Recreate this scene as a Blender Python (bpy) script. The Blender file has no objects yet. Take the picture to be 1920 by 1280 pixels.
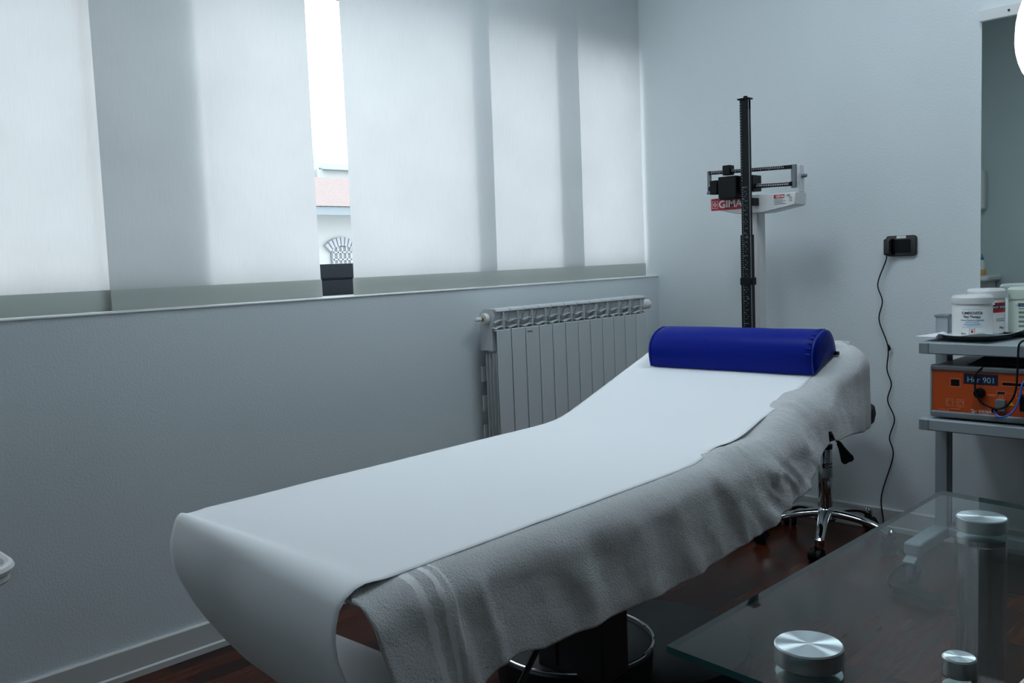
import bpy, bmesh, math, random
from mathutils import Vector, Matrix, noise
random.seed(7)
S = bpy.context.scene
COL = S.collection
PI = math.pi

# ------------------------------------------------------------------ camera, daylight, exposure
# corner of the room at the origin; window wall is y=0, scale wall is x=0, room lies in x<0, y<0
cam_d = bpy.data.cameras.new('camera'); cam = bpy.data.objects.new('camera', cam_d); COL.objects.link(cam)
cam_d.sensor_width = 36; cam_d.lens = 1696.6 * 36 / 1920; cam_d.clip_start = 0.02
Rv, Uv, Fv = Vector((0.70282905, -0.71024837, -0.03973118)), Vector((0.09113462, 0.03450902, 0.99524048)), Vector((0.70549685, 0.70310481, -0.08898216))
cam.matrix_world = Matrix(((Rv.x, Uv.x, -Fv.x, -3.601455), (Rv.y, Uv.y, -Fv.y, -2.579335), (Rv.z, Uv.z, -Fv.z, 1.15), (0, 0, 0, 1)))
S.camera = cam

w = bpy.data.worlds.new('overcast_sky'); S.world = w; w.use_nodes = True
wn = w.node_tree.nodes; bg = wn['Background']
bg.inputs['Color'].default_value = (0.93, 0.97, 1.0, 1); bg.inputs['Strength'].default_value = 3.8
# daylight portal in the window opening (only guides the sampling of the sky)
pl = bpy.data.lights.new('window_portal', 'AREA'); pl.shape = 'RECTANGLE'; pl.size = 3.7; pl.size_y = 1.15
pl.cycles.is_portal = True
po = bpy.data.objects.new('window_portal', pl); COL.objects.link(po)
po.location = (-1.86, 0.29, 1.615); po.rotation_euler = (-PI/2, 0, 0)

S.view_settings.view_transform = 'Standard'; S.view_settings.look = 'None'
S.view_settings.exposure = 0.0; S.view_settings.gamma = 1.0; S.view_settings.use_curve_mapping = False
S.cycles.max_bounces = 14; S.cycles.diffuse_bounces = 7; S.cycles.glossy_bounces = 6; S.cycles.transparent_max_bounces = 24
S.cycles.transmission_bounces = 8
S.cycles.use_denoising = True
S.cycles.sample_clamp_indirect = 6

# ------------------------------------------------------------------ materials
def mat(name, col=(.8, .8, .8), rough=.5, metal=0, bump=None, spec=None, coat=0, sheen=0, emit=None, var=None):
    m = bpy.data.materials.new(name); m.use_nodes = True
    nt = m.node_tree; b = nt.nodes['Principled BSDF']
    b.inputs['Base Color'].default_value = (*col, 1); b.inputs['Roughness'].default_value = rough
    b.inputs['Metallic'].default_value = metal
    if spec is not None: b.inputs['Specular IOR Level'].default_value = spec
    if coat: b.inputs['Coat Weight'].default_value = coat; b.inputs['Coat Roughness'].default_value = .15
    if sheen: b.inputs['Sheen Weight'].default_value = sheen; b.inputs['Sheen Roughness'].default_value = .6
    if emit: b.inputs['Emission Color'].default_value = (*emit[0], 1); b.inputs['Emission Strength'].default_value = emit[1]
    tc = nt.nodes.new('ShaderNodeTexCoord')
    if bump:  # (scale, strength, distance)
        n = nt.nodes.new('ShaderNodeTexNoise'); n.inputs['Scale'].default_value = bump[0]; n.inputs['Detail'].default_value = 4
        nt.links.new(tc.outputs['Object'], n.inputs['Vector'])
        bp = nt.nodes.new('ShaderNodeBump'); bp.inputs['Strength'].default_value = bump[1]; bp.inputs['Distance'].default_value = bump[2]
        nt.links.new(n.outputs['Fac'], bp.inputs['Height']); nt.links.new(bp.outputs['Normal'], b.inputs['Normal'])
    if var:  # (scale, amount)
        n = nt.nodes.new('ShaderNodeTexNoise'); n.inputs['Scale'].default_value = var[0]; n.inputs['Detail'].default_value = 5
        nt.links.new(tc.outputs['Object'], n.inputs['Vector'])
        r = nt.nodes.new('ShaderNodeMix'); r.data_type = 'RGBA'
        r.inputs['A'].default_value = (*[c * (1 - var[1]) for c in col], 1); r.inputs['B'].default_value = (*[min(1, c * (1 + var[1])) for c in col], 1)
        nt.links.new(n.outputs['Fac'], r.inputs['Factor']); nt.links.new(r.outputs['Result'], b.inputs['Base Color'])
    return m

M = {}
M['wall'] = mat('wall_paint', (.72, .77, .79), .75, bump=(140, .25, .004), var=(2.2, .035))
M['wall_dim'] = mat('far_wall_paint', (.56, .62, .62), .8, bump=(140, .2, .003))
M['ceiling'] = mat('ceiling_paint', (.82, .84, .84), .85, bump=(90, .2, .003))
M['base'] = mat('baseboard_paint', (.62, .62, .61), .5, bump=(60, .1, .002))
M['sill'] = mat('white_sill', (.88, .9, .9), .35, bump=(40, .04, .001))
M['alu_dark'] = mat('dark_window_frame', (.012, .02, .035), .35, bump=(80, .05, .001))
M['radiator'] = mat('radiator_enamel', (.62, .65, .66), .38, bump=(60, .03, .001))
M['radiator_knob'] = mat('valve_plastic', (.75, .75, .72), .4, bump=(60, .03, .001))
M['brass'] = mat('brass', (.35, .22, .10), .35, 1, bump=(90, .05, .001))
M['chrome'] = mat('chrome', (.50, .53, .55), .08, 1, bump=(30, .015, .001))
M['steel'] = mat('brushed_steel', (.50, .52, .53), .14, 1, bump=(200, .05, .001))
M['black'] = mat('black_plastic', (.004, .005, .007), .45, bump=(150, .08, .001), spec=.22)
M['black_matte'] = mat('black_vinyl', (.004, .006, .009), .6, bump=(220, .15, .001), spec=.2)
M['black_gloss'] = mat('gloss_black_plastic', (.006, .007, .009), .12, bump=(20, .01, .001))
M['grey_frame'] = mat('grey_scale_frame', (.17, .19, .21), .4, bump=(90, .05, .001))
M['white_enamel'] = mat('white_enamel', (.74, .74, .74), .35, bump=(50, .03, .001))
M['white_plastic'] = mat('white_plastic', (.78, .79, .78), .35, bump=(50, .03, .001))
M['green_plastic'] = mat('greenish_white_plastic', (.60, .68, .60), .35, bump=(50, .03, .001))
M['trolley'] = mat('grey_trolley_plastic', (.34, .39, .42), .45, bump=(120, .06, .001))
M['trolley_dark'] = mat('trolley_profile', (.20, .22, .24), .4, bump=(120, .06, .001))
M['orange'] = mat('orange_panel', (.60, .085, .012), .5, bump=(200, .05, .001))
M['orange_line'] = mat('orange_print', (.85, .33, .16), .6, bump=(200, .02, .001))
M['navy'] = mat('navy_print', (.008, .012, .045), .5, bump=(200, .02, .001))
M['lightblue_print'] = mat('pale_blue_print', (.35, .6, .75), .5, bump=(200, .02, .001))
M['blue_print'] = mat('blue_print', (.08, .33, .6), .6, bump=(200, .02, .001))
M['white_print'] = mat('white_print', (.8, .8, .82), .6, bump=(200, .02, .001))
M['red_print'] = mat('red_print', (.50, .012, .02), .5, bump=(200, .02, .001))
M['grey_print'] = mat('grey_print', (.16, .18, .18), .6, bump=(200, .02, .001))
M['yellow_print'] = mat('yellow_print', (.6, .55, .05), .6, bump=(200, .02, .001))
M['blue_cable'] = mat('blue_cable', (.03, .18, .85), .35, bump=(100, .02, .001))
M['mark'] = mat('scale_marks', (.20, .30, .33), .5, bump=(200, .02, .001))
M['blue_vinyl'] = mat('blue_leatherette', (.0005, .012, .24), .45, bump=(260, .25, .0012), spec=.12)
M['blue_seam'] = mat('blue_piping', (.001, .02, .30), .5, bump=(200, .2, .001))
M['mattress'] = mat('bed_vinyl', (.70, .70, .68), .5, bump=(150, .1, .001))
M['bed_metal'] = mat('bed_dark_metal', (.020, .024, .028), .42, bump=(150, .06, .001))
M['base_metal'] = mat('bed_base_black', (.010, .016, .020), .5, bump=(150, .06, .001))
M['tray_steel'] = mat('tray_steel', (.36, .38, .38), .3, 1, bump=(60, .05, .001))
M['amber'] = mat('amber_soap', (.75, .42, .12), .3, bump=(60, .02, .001))
M['teal'] = mat('teal_cap', (.02, .22, .28), .4, bump=(60, .02, .001))
M['lamp_glow'] = mat('lit_lamp_diffuser', (1, 1, 1), .5, emit=((1, 1, 1), 2.6), bump=(60, .02, .001))
M['lamp_rim'] = mat('white_gloss_rim', (.92, .92, .95), .2, bump=(60, .02, .001))
M['roof_slab'] = mat('stucco', (.55, .55, .5), .9, bump=(5, .1, .01))
M['facade'] = mat('cream_facade', (.40, .44, .44), .9, bump=(5, .2, .01), var=(.4, .06))
M['eave'] = mat('eave_soffit', (.22, .27, .30), .9, bump=(5, .2, .01))
M['lattice'] = mat('lattice_window', (.22, .25, .30), .8, bump=(5, .2, .01))
M['stone'] = mat('pale_stone', (.33, .36, .39), .9, bump=(5, .2, .01))
M['ground'] = mat('asphalt', (.12, .12, .12), .9, bump=(3, .2, .01))

def add_nodes(m): return m.node_tree, m.node_tree.nodes['Principled BSDF']

# roof tiles
m = mat('terracotta_tiles', (.42, .25, .20), .85); M['tiles'] = m
nt, b = add_nodes(m); tc = nt.nodes.new('ShaderNodeTexCoord'); wv = nt.nodes.new('ShaderNodeTexWave')
wv.inputs['Scale'].default_value = 2.2; wv.inputs['Distortion'].default_value = .4; wv.bands_direction = 'X'
nt.links.new(tc.outputs['Object'], wv.inputs['Vector'])
bp = nt.nodes.new('ShaderNodeBump'); bp.inputs['Distance'].default_value = .05
nt.links.new(wv.outputs['Fac'], bp.inputs['Height']); nt.links.new(bp.outputs['Normal'], b.inputs['Normal'])
mx = nt.nodes.new('ShaderNodeMix'); mx.data_type = 'RGBA'; mx.inputs['A'].default_value = (.25, .205, .20, 1); mx.inputs['B'].default_value = (.31, .265, .26, 1)
nt.links.new(wv.outputs['Fac'], mx.inputs['Factor']); nt.links.new(mx.outputs['Result'], b.inputs['Base Color'])

# parquet floor: short staves running along x
m = mat('red_brown_parquet', (.05, .015, .01), .22); M['floor'] = m
nt, b = add_nodes(m); tc = nt.nodes.new('ShaderNodeTexCoord')
br = nt.nodes.new('ShaderNodeTexBrick'); br.offset = .37; br.offset_frequency = 2
br.inputs['Color1'].default_value = (.105, .024, .010, 1); br.inputs['Color2'].default_value = (.026, .007, .004, 1)
br.inputs['Mortar'].default_value = (.012, .004, .003, 1); br.inputs['Scale'].default_value = 1
br.inputs['Mortar Size'].default_value = .0009; br.inputs['Brick Width'].default_value = .42; br.inputs['Row Height'].default_value = .068
nt.links.new(tc.outputs['Object'], br.inputs['Vector'])
mp = nt.nodes.new('ShaderNodeMapping'); mp.inputs['Scale'].default_value = (3, 34, 1); nt.links.new(tc.outputs['Object'], mp.inputs['Vector'])
gn = nt.nodes.new('ShaderNodeTexNoise'); gn.inputs['Scale'].default_value = 1.6; gn.inputs['Detail'].default_value = 6; nt.links.new(mp.outputs['Vector'], gn.inputs['Vector'])
mr = nt.nodes.new('ShaderNodeMapRange'); mr.inputs['From Min'].default_value = .3; mr.inputs['From Max'].default_value = .7; mr.inputs['To Min'].default_value = .55; mr.inputs['To Max'].default_value = 1.2
nt.links.new(gn.outputs['Fac'], mr.inputs['Value'])
mx = nt.nodes.new('ShaderNodeMix'); mx.data_type = 'RGBA'; mx.blend_type = 'MULTIPLY'; mx.inputs['Factor'].default_value = 1
nt.links.new(br.outputs['Color'], mx.inputs['A']); nt.links.new(mr.outputs['Result'], mx.inputs['B']); nt.links.new(mx.outputs['Result'], b.inputs['Base Color'])
b.inputs['Roughness'].default_value = .22; b.inputs['Specular IOR Level'].default_value = .2

# terry towel (uv.x = metres along the edge, used for the flat woven bands near the end)
m = mat('white_terry', (.88, .89, .90), .9, sheen=.3); M['terry'] = m
nt, b = add_nodes(m); tc = nt.nodes.new('ShaderNodeTexCoord')
n1 = nt.nodes.new('ShaderNodeTexNoise'); n1.inputs['Scale'].default_value = 230; n1.inputs['Detail'].default_value = 5; n1.inputs['Roughness'].default_value = .65
nt.links.new(tc.outputs['Object'], n1.inputs['Vector'])
n2 = nt.nodes.new('ShaderNodeTexNoise'); n2.inputs['Scale'].default_value = 45; n2.inputs['Detail'].default_value = 4
nt.links.new(tc.outputs['Object'], n2.inputs['Vector'])
ad = nt.nodes.new('ShaderNodeMath'); ad.operation = 'MULTIPLY_ADD'; ad.inputs[1].default_value = .8
nt.links.new(n2.outputs['Fac'], ad.inputs[0]); nt.links.new(n1.outputs['Fac'], ad.inputs[2])
sx = nt.nodes.new('ShaderNodeSeparateXYZ'); nt.links.new(tc.outputs['UV'], sx.inputs[0])
cr = nt.nodes.new('ShaderNodeValToRGB'); cr.color_ramp.interpolation = 'LINEAR'
els = [(0, 1), (.098, 1), (.10, 0.05), (.120, 0.05), (.122, 1), (.145, 1), (.147, .05), (.160, .05), (.162, 1), (.178, 1), (.18, .05), (.186, .05), (.188, 1), (1, 1)]
cr.color_ramp.elements[0].position = 0; cr.color_ramp.elements[1].position = 1
for p, v in els[1:-1]:
    e = cr.color_ramp.elements.new(p); e.color = (v, v, v, 1)
cr.color_ramp.elements[0].color = (1, 1, 1, 1)
nt.links.new(sx.outputs[0], cr.inputs['Fac'])
ml = nt.nodes.new('ShaderNodeMath'); ml.operation = 'MULTIPLY'; sbm = nt.nodes.new('ShaderNodeMath'); sbm.operation = 'SUBTRACT'; sbm.inputs[1].default_value = .9; nt.links.new(ad.outputs[0], sbm.inputs[0]); nt.links.new(sbm.outputs[0], ml.inputs[0]); nt.links.new(cr.outputs['Color'], ml.inputs[1])
bp = nt.nodes.new('ShaderNodeBump'); bp.inputs['Strength'].default_value = .85; bp.inputs['Distance'].default_value = .0110
nt.links.new(ml.outputs[0], bp.inputs['Height']); nt.links.new(bp.outputs['Normal'], b.inputs['Normal'])

# couch paper: fine diagonal embossing
m = mat('couch_paper', (.88, .90, .92), .7); M['paper'] = m
nt, b = add_nodes(m); tc = nt.nodes.new('ShaderNodeTexCoord')
wv = nt.nodes.new('ShaderNodeTexWave'); wv.inputs['Scale'].default_value = 130; wv.inputs['Distortion'].default_value = 3; wv.bands_direction = 'DIAGONAL'
nt.links.new(tc.outputs['UV'], wv.inputs['Vector'])
n1 = nt.nodes.new('ShaderNodeTexNoise'); n1.inputs['Scale'].default_value = 3.5; n1.inputs['Detail'].default_value = 2; nt.links.new(tc.outputs['Object'], n1.inputs['Vector'])
ad = nt.nodes.new('ShaderNodeMath'); ad.operation = 'MULTIPLY_ADD'; ad.inputs[1].default_value = .02; nt.links.new(wv.outputs['Fac'], ad.inputs[0]); nt.links.new(n1.outputs['Fac'], ad.inputs[2])
bp = nt.nodes.new('ShaderNodeBump'); bp.inputs['Strength'].default_value = .5; bp.inputs['Distance'].default_value = .006
nt.links.new(ad.outputs[0], bp.inputs['Height']); nt.links.new(bp.outputs['Normal'], b.inputs['Normal'])

# curtain cloth: lets daylight through, woven slub
def curtain_mat(name, T, D):
    m = bpy.data.materials.new(name); m.use_nodes = True; nt = m.node_tree; nt.nodes.clear()
    out = nt.nodes.new('ShaderNodeOutputMaterial'); tr = nt.nodes.new('ShaderNodeBsdfTranslucent'); df = nt.nodes.new('ShaderNodeBsdfDiffuse'); a = nt.nodes.new('ShaderNodeAddShader')
    tc = nt.nodes.new('ShaderNodeTexCoord')
    mp = nt.nodes.new('ShaderNodeMapping'); mp.inputs['Scale'].default_value = (260, 1, 14); nt.links.new(tc.outputs['Object'], mp.inputs['Vector'])
    n = nt.nodes.new('ShaderNodeTexNoise'); n.inputs['Scale'].default_value = 1; n.inputs['Detail'].default_value = 3; nt.links.new(mp.outputs['Vector'], n.inputs['Vector'])
    n2 = nt.nodes.new('ShaderNodeTexNoise'); n2.inputs['Scale'].default_value = 5; n2.inputs['Detail'].default_value = 3; nt.links.new(tc.outputs['Object'], n2.inputs['Vector'])
    s = nt.nodes.new('ShaderNodeMath'); s.operation = 'ADD'; nt.links.new(n.outputs['Fac'], s.inputs[0]); nt.links.new(n2.outputs['Fac'], s.inputs[1])
    mr = nt.nodes.new('ShaderNodeMapRange'); mr.inputs['From Min'].default_value = .6; mr.inputs['From Max'].default_value = 1.4; mr.inputs['To Min'].default_value = .9; mr.inputs['To Max'].default_value = 1.08
    nt.links.new(s.outputs[0], mr.inputs['Value'])
    mx = nt.nodes.new('ShaderNodeMix'); mx.data_type = 'RGBA'; mx.blend_type = 'MULTIPLY'; mx.inputs['Factor'].default_value = 1
    mx.inputs['A'].default_value = (*T, 1); nt.links.new(mr.outputs['Result'], mx.inputs['B']); nt.links.new(mx.outputs['Result'], tr.inputs['Color'])
    df.inputs['Color'].default_value = (*D, 1)
    nt.links.new(tr.outputs[0], a.inputs[0]); nt.links.new(df.outputs[0], a.inputs[1]); nt.links.new(a.outputs[0], out.inputs['Surface'])
    return m
M['curtain'] = curtain_mat('white_curtain_cloth', (.335, .345, .350), (.40, .42, .42))
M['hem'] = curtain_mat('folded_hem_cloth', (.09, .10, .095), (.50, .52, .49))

# glass: clear slab faces reflect by angle, the rest passes through
def glass_mat(name, tint, ior=1.5, rough=.0):
    m = bpy.data.materials.new(name); m.use_nodes = True; nt = m.node_tree; nt.nodes.clear()
    out = nt.nodes.new('ShaderNodeOutputMaterial'); t = nt.nodes.new('ShaderNodeBsdfTransparent'); g = nt.nodes.new('ShaderNodeBsdfGlossy')
    t.inputs['Color'].default_value = (*tint, 1); g.inputs['Roughness'].default_value = rough
    fr = nt.nodes.new('ShaderNodeFresnel'); fr.inputs['IOR'].default_value = ior
    ge = nt.nodes.new('ShaderNodeNewGeometry'); iv = nt.nodes.new('ShaderNodeMath'); iv.operation = 'SUBTRACT'; iv.inputs[0].default_value = 1; nt.links.new(ge.outputs['Backfacing'], iv.inputs[1])
    mu = nt.nodes.new('ShaderNodeMath'); mu.operation = 'MULTIPLY'; nt.links.new(fr.outputs[0], mu.inputs[0]); nt.links.new(iv.outputs[0], mu.inputs[1])
    mx = nt.nodes.new('ShaderNodeMixShader'); nt.links.new(mu.outputs[0], mx.inputs[0]); nt.links.new(t.outputs[0], mx.inputs[1]); nt.links.new(g.outputs[0], mx.inputs[2])
    nt.links.new(mx.outputs[0], out.inputs['Surface'])
    return m
M['glass'] = glass_mat('desk_glass', (.90, .95, .94), 1.42, .02)
M['pane'] = glass_mat('window_glass', (.97, .98, .99))
M['glass_edge'] = mat('green_glass_edge', (.02, .085, .09), .4, bump=(40, .02, .001), spec=.25)
M['mirror'] = mat('mirror_silver', (.80, .88, .86), .01, 1)
# brushed cap: radial sheen
m = mat('brushed_cap', (.70, .78, .80), .28, 1); M['cap'] = m
nt, b = add_nodes(m); b.inputs['Anisotropic'].default_value = .95
tn = nt.nodes.new('ShaderNodeTangent'); tn.direction_type = 'RADIAL'; tn.axis = 'Z'; nt.links.new(tn.outputs[0], b.inputs['Tangent'])

# ------------------------------------------------------------------ mesh helpers
class MB:
    def __init__(s): s.v = []; s.f = []; s.mi = []; s.uv = {}; s.cur = 0
    def add(s, vs, fs):
        o = len(s.v); s.v += [tuple(x) for x in vs]; s.f += [tuple(i + o for i in f) for f in fs]; s.mi += [s.cur] * len(fs); return o
    def box(s, x0, x1, y0, y1, z0, z1):
        s.add([(x0,y0,z0),(x1,y0,z0),(x1,y1,z0),(x0,y1,z0),(x0,y0,z1),(x1,y0,z1),(x1,y1,z1),(x0,y1,z1)],
              [(0,3,2,1),(4,5,6,7),(0,1,5,4),(1,2,6,5),(2,3,7,6),(3,0,4,7)]); return s
    def lathe(s, prof, c=(0,0,0), n=32, axis='z', cap=True):
        vs = []; c = Vector(c)
        for r, h in prof:
            for k in range(n):
                a = 2*PI*k/n; p = (r*math.cos(a), r*math.sin(a), h)
                if axis == 'x': p = (h, p[0], p[1])
                if axis == 'y': p = (p[1], h, p[0])
                vs.append(c + Vector(p))
        fs = []
        for i in range(len(prof)-1):
            for k in range(n):
                k2 = (k+1) % n; fs.append((i*n+k, i*n+k2, (i+1)*n+k2, (i+1)*n+k))
        if cap:
            fs.append(tuple(range(n))[::-1]); fs.append(tuple((len(prof)-1)*n+k for k in range(n)))
        s.add(vs, fs); return s
    def tube(s, pts, r, n=10, rads=None, flat=1.0):
        pts = [Vector(p) for p in pts]; vs = []; up = None
        for i, p in enumerate(pts):
            d = (pts[min(i+1, len(pts)-1)] - pts[max(i-1, 0)]).normalized()
            if up is None: up = Vector((0,0,1)) if abs(d.z) < .9 else Vector((1,0,0))
            a = d.cross(up).normalized(); b2 = a.cross(d).normalized(); up = b2
            rr = rads[i] if rads else r
            for k in range(n):
                t = 2*PI*k/n; vs.append(p + a*math.cos(t)*rr + b2*math.sin(t)*rr*flat)
        fs = []
        for i in range(len(pts)-1):
            for k in range(n):
                k2 = (k+1) % n; fs.append((i*n+k, (i+1)*n+k, (i+1)*n+k2, i*n+k2))
        fs.append(tuple(range(n))); fs.append(tuple((len(pts)-1)*n+k for k in range(n))[::-1])
        s.add(vs, fs); return s
    def prism(s, poly, a0, a1, axis='x'):
        """poly of 2D points extruded along axis"""
        n = len(poly); vs = []
        for a in (a0, a1):
            for p, q in poly:
                vs.append({'x': (a,p,q), 'y': (p,a,q), 'z': (p,q,a)}[axis])
        fs = [tuple(range(n))[::-1], tuple(range(n, 2*n))] + [(i, (i+1)%n, n+(i+1)%n, n+i) for i in range(n)]
        s.add(vs, fs); return s
    def grid(s, P, close=False):
        """P[i][j] vertices"""
        ni, nj = len(P), len(P[0]); vs = [p for row in P for p in row]
        s.add(vs, [(i*nj+j, (i+1)*nj+j, (i+1)*nj+j+1, i*nj+j+1) for i in range(ni-1) for j in range(nj-1)]); return s
    def build(s, name, mats, parent=None, smooth=False, bevel=0, solid=0, sub=0, fix=True, seg=2, auto=35):
        me = bpy.data.meshes.new(name); me.from_pydata(s.v, [], s.f)
        ms = mats if isinstance(mats, (list, tuple)) else [mats]
        for m_ in ms: me.materials.append(m_)
        for p, i in zip(me.polygons, s.mi): p.material_index = i
        if fix:
            bm = bmesh.new(); bm.from_mesh(me); bmesh.ops.recalc_face_normals(bm, faces=bm.faces); bm.to_mesh(me); bm.free()
        me.update()
        if smooth: me.shade_smooth()
        o = bpy.data.objects.new(name, me); COL.objects.link(o)
        if bevel:
            b = o.modifiers.new('bevel', 'BEVEL'); b.width = bevel; b.segments = seg; b.limit_method = 'ANGLE'; b.angle_limit = math.radians(40)
            me.shade_smooth(); 
        if sub:
            b = o.modifiers.new('subd', 'SUBSURF'); b.levels = sub; b.render_levels = sub
        if solid:
            b = o.modifiers.new('solid', 'SOLIDIFY'); b.thickness = solid; b.offset = 0
        if smooth or bevel:
            try: me.set_sharp_from_angle(angle=math.radians(auto))
            except Exception: pass
        if parent is not None:
            o.parent = parent; o.matrix_parent_inverse = parent.matrix_world.inverted()
        return o

def rrect(x0, x1, y0, y1, r, n=6):
    out = []
    for cx, cy, a0 in ((x1-r, y1-r, 0), (x0+r, y1-r, 90), (x0+r, y0+r, 180), (x1-r, y0+r, 270)):
        for k in range(n+1):
            a = math.radians(a0 + 90*k/n); out.append((cx + r*math.cos(a), cy + r*math.sin(a)))
    return out

def tag(o, label=None, cat=None, group=None, kind=None):
    if label: o['label'] = label
    if cat: o['category'] = cat
    if group: o['group'] = group
    if kind: o['kind'] = kind
    return o
def thing(name, label, cat, loc=(0,0,0), group=None):
    o = bpy.data.objects.new(name, None); COL.objects.link(o); o.location = loc; o.empty_display_size = .05
    o.matrix_world = Matrix.Translation(loc)
    return tag(o, label, cat, group)
def struct(o): o['kind'] = 'structure'; return o

def text(body, size, m_, parent, pos, facing='-x', name='lettering', extrude=.0003, ax=1.0, align='LEFT', bold=0):
    cu = bpy.data.curves.new('lettering_curve', 'FONT'); cu.body = body; cu.size = size; cu.extrude = extrude; cu.align_x = align; cu.offset = bold
    t = bpy.data.objects.new('lettering_tmp', cu); COL.objects.link(t)
    bpy.context.view_layer.update()
    dg = bpy.context.evaluated_depsgraph_get()
    me = bpy.data.meshes.new_from_object(t.evaluated_get(dg)); bpy.data.objects.remove(t)
    me.materials.clear(); me.materials.append(m_)
    o = bpy.data.objects.new(name, me); COL.objects.link(o)
    Rm = Matrix(((0,0,-1,0),(-1,0,0,0),(0,1,0,0),(0,0,0,1)))
    mw = Matrix.Translation(pos) @ Rm @ Matrix.Diagonal((ax,1,1,1))
    me.transform(mw); o.parent = parent; o.matrix_parent_inverse = parent.matrix_world.inverted()
    return o
def wrap_text(body, size, m_, parent, c, R_, ang, z, ax=1.0, name='lettering', bold=0):
    """text wrapped on a vertical cylinder of radius R_ about c, centred at angle ang"""
    o = text(body, size, m_, parent, (0,0,0), name=name, ax=ax, align='CENTER', bold=bold)
    for v in o.data.vertices:
        a = ang + (-v.co.y) / R_; r = R_ + (-v.co.x) + .0004
        v.co = (c[0] + r*math.cos(a), c[1] + r*math.sin(a), z + v.co.z)
    return o
def wrap_band(m_, parent, c, R_, a0, a1, z0, z1, name='label_band', lift=.0005):
    n = 16; P = []
    for i in range(n+1):
        a = a0 + (a1-a0)*i/n; P.append([(c[0]+(R_+lift)*math.cos(a), c[1]+(R_+lift)*math.sin(a), z) for z in (z0, z1)])
    return MB().grid(P).build(name, m_, parent, smooth=True)

# ------------------------------------------------------------------ room shell
XL, YF, ZC = -4.4, -4.6, 2.95
SILL = 1.046
struct(MB().box(XL, 0, YF, 0, -.1, 0).build('floor', M['floor']))
struct(MB().box(XL-.1, .1, YF-.1, .35, ZC, ZC+.1).build('ceiling', M['ceiling']))
wl = MB(); wl.box(XL-.1, .1, 0, .30, -.1, SILL); wl.box(XL-.1, -3.72, 0, .30, SILL, ZC); wl.box(-3.72, .1, .12, .30, 2.185, ZC)
struct(wl.build('wall_left', M['wall']))
struct(MB().box(0, .12, YF-.1, .30, -.1, ZC).build('wall_right', M['wall']))
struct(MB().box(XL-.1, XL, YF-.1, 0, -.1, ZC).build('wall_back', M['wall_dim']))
M['wall_deep'] = mat('front_wall_paint', (.16, .19, .20), .8, bump=(140, .2, .003))
struct(MB().box(XL, 0, YF-.1, YF, -.1, ZC).build('wall_front', M['wall_deep']))
struct(MB().box(-3.72, -.0005, -.004, .20, SILL, SILL+.004).build('trim_1', M['sill'], bevel=.001))
def baseboard(name, axis):
    m_ = MB()
    prof = [(0, 0), (-.018, 0), (-.018, .018), (-.012, .022), (-.012, .086), (-.009, .0895), (0, .0895)]
    if axis == 'x': m_.prism([(p, q) for p, q in prof], XL, 0, 'x')
    else: m_.prism([(p, q) for p, q in prof], YF, 0, 'y')
    return struct(m_.build(name, M['base']))
baseboard('baseboard_left', 'x'); baseboard('baseboard_right', 'y')

# windows: dark aluminium frames behind the curtains
def window(idx, x0, x1):
    f = MB(); y0, y1 = .20, .26
    f.box(x0, x1, y0+.008, y1, SILL+.003, SILL+.062); f.box(x0, x1, y0-.004, y1, SILL+.066, SILL+.118)
    f.box(x0, x1, y0+.012, y1, SILL+.060, SILL+.068)
    f.box(x0, x1, y0, y1, 2.125, 2.185)
    f.box(x0, x0+.028, y0, y1, SILL+.118, 2.125); f.box(x1-.028, x1, y0, y1, SILL+.118, 2.125)
    o = struct(f.build('window_%d' % idx, M['alu_dark'], bevel=.003))
    p = MB().box(x0+.04, x1-.04, .228, .232, SILL+.11, 2.13).build('pane', M['pane'], o)
    return o
for i, (a, b_) in enumerate(((-3.72, -2.43), (-2.43, -1.10), (-1.10, -.565), (-.565, 0))): window(i+1, a, b_)

# unseen glowing fill panels, added at the ceiling to brighten the room
M['fill_glow'] = mat('fill_panel_face', (1, 1, 1), .5, emit=((.79, .93, 1.03), 13.2), bump=(60, .02, .001))
for lx, ly, lab in ((-1.05, -1.80, 'added square fill panel, out of view, nearer the scale wall'), (-1.65, -.74, 'added square fill panel, out of view, above the middle of the bed')):
    cl = thing('added_fill_panel', lab, 'added fill panel', (lx, ly, ZC), 'added fill panels above the view')
    MB().box(lx-.31, lx+.31, ly-.31, ly+.31, ZC-.03, ZC-.001).build('frame', M['white_plastic'], cl, bevel=.003)
    MB().box(lx-.295, lx+.295, ly-.295, ly+.295, ZC-.034, ZC-.0301).build('diffuser', M['fill_glow'], cl)

# ------------------------------------------------------------------ outside
bld = thing('neighbour_house', 'pale house with terracotta roof seen outside through the curtain gap', 'house', (7.4, 13.6, -6.5))
# the sight line through the gap runs along (0.40,0.91)
bx = 7.5; by = 13.5
house = [(bx-6, 2.27), (bx+8, 2.42)]
MB().box(bx-6, bx+8, by, by+6, -6.5, 2.30).build('wall', M['facade'], bld)
MB().prism([(by-.75, 2.20), (by-.75, 2.36), (by+.1, 2.46), (by+.1, 2.26)], bx-6.3, bx+8.3, 'x').build('eaves', M['eave'], bld)
MB().prism([(by-.8, 2.37), (by+2.6, 3.32), (by+6.6, 2.37)], bx-6.4, bx+8.4, 'x').build('roof', M['tiles'], bld)
cx0 = bx; cz = 1.30
MB().prism([(cx0+.25, .2), (cx0+.25, cz+.28), (cx0-.25, cz+.28), (cx0-.25, .2)], by-.05, by-.02, 'y').build('lattice_window', M['lattice'], bld)
for k in range(9):
    a0 = PI*(.24 + .52*k/9); a1 = PI*(.24 + .52*(k+.72)/9)
    q = [(cx0 + r*math.cos(a), cz-.12 + r*math.sin(a)) for r, a in ((.42, a0), (.42, a1), (.60, a1), (.60, a0))]
    MB().prism(q, by-.10, by, 'y').build('arch_stone', M['stone'], bld)
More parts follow.
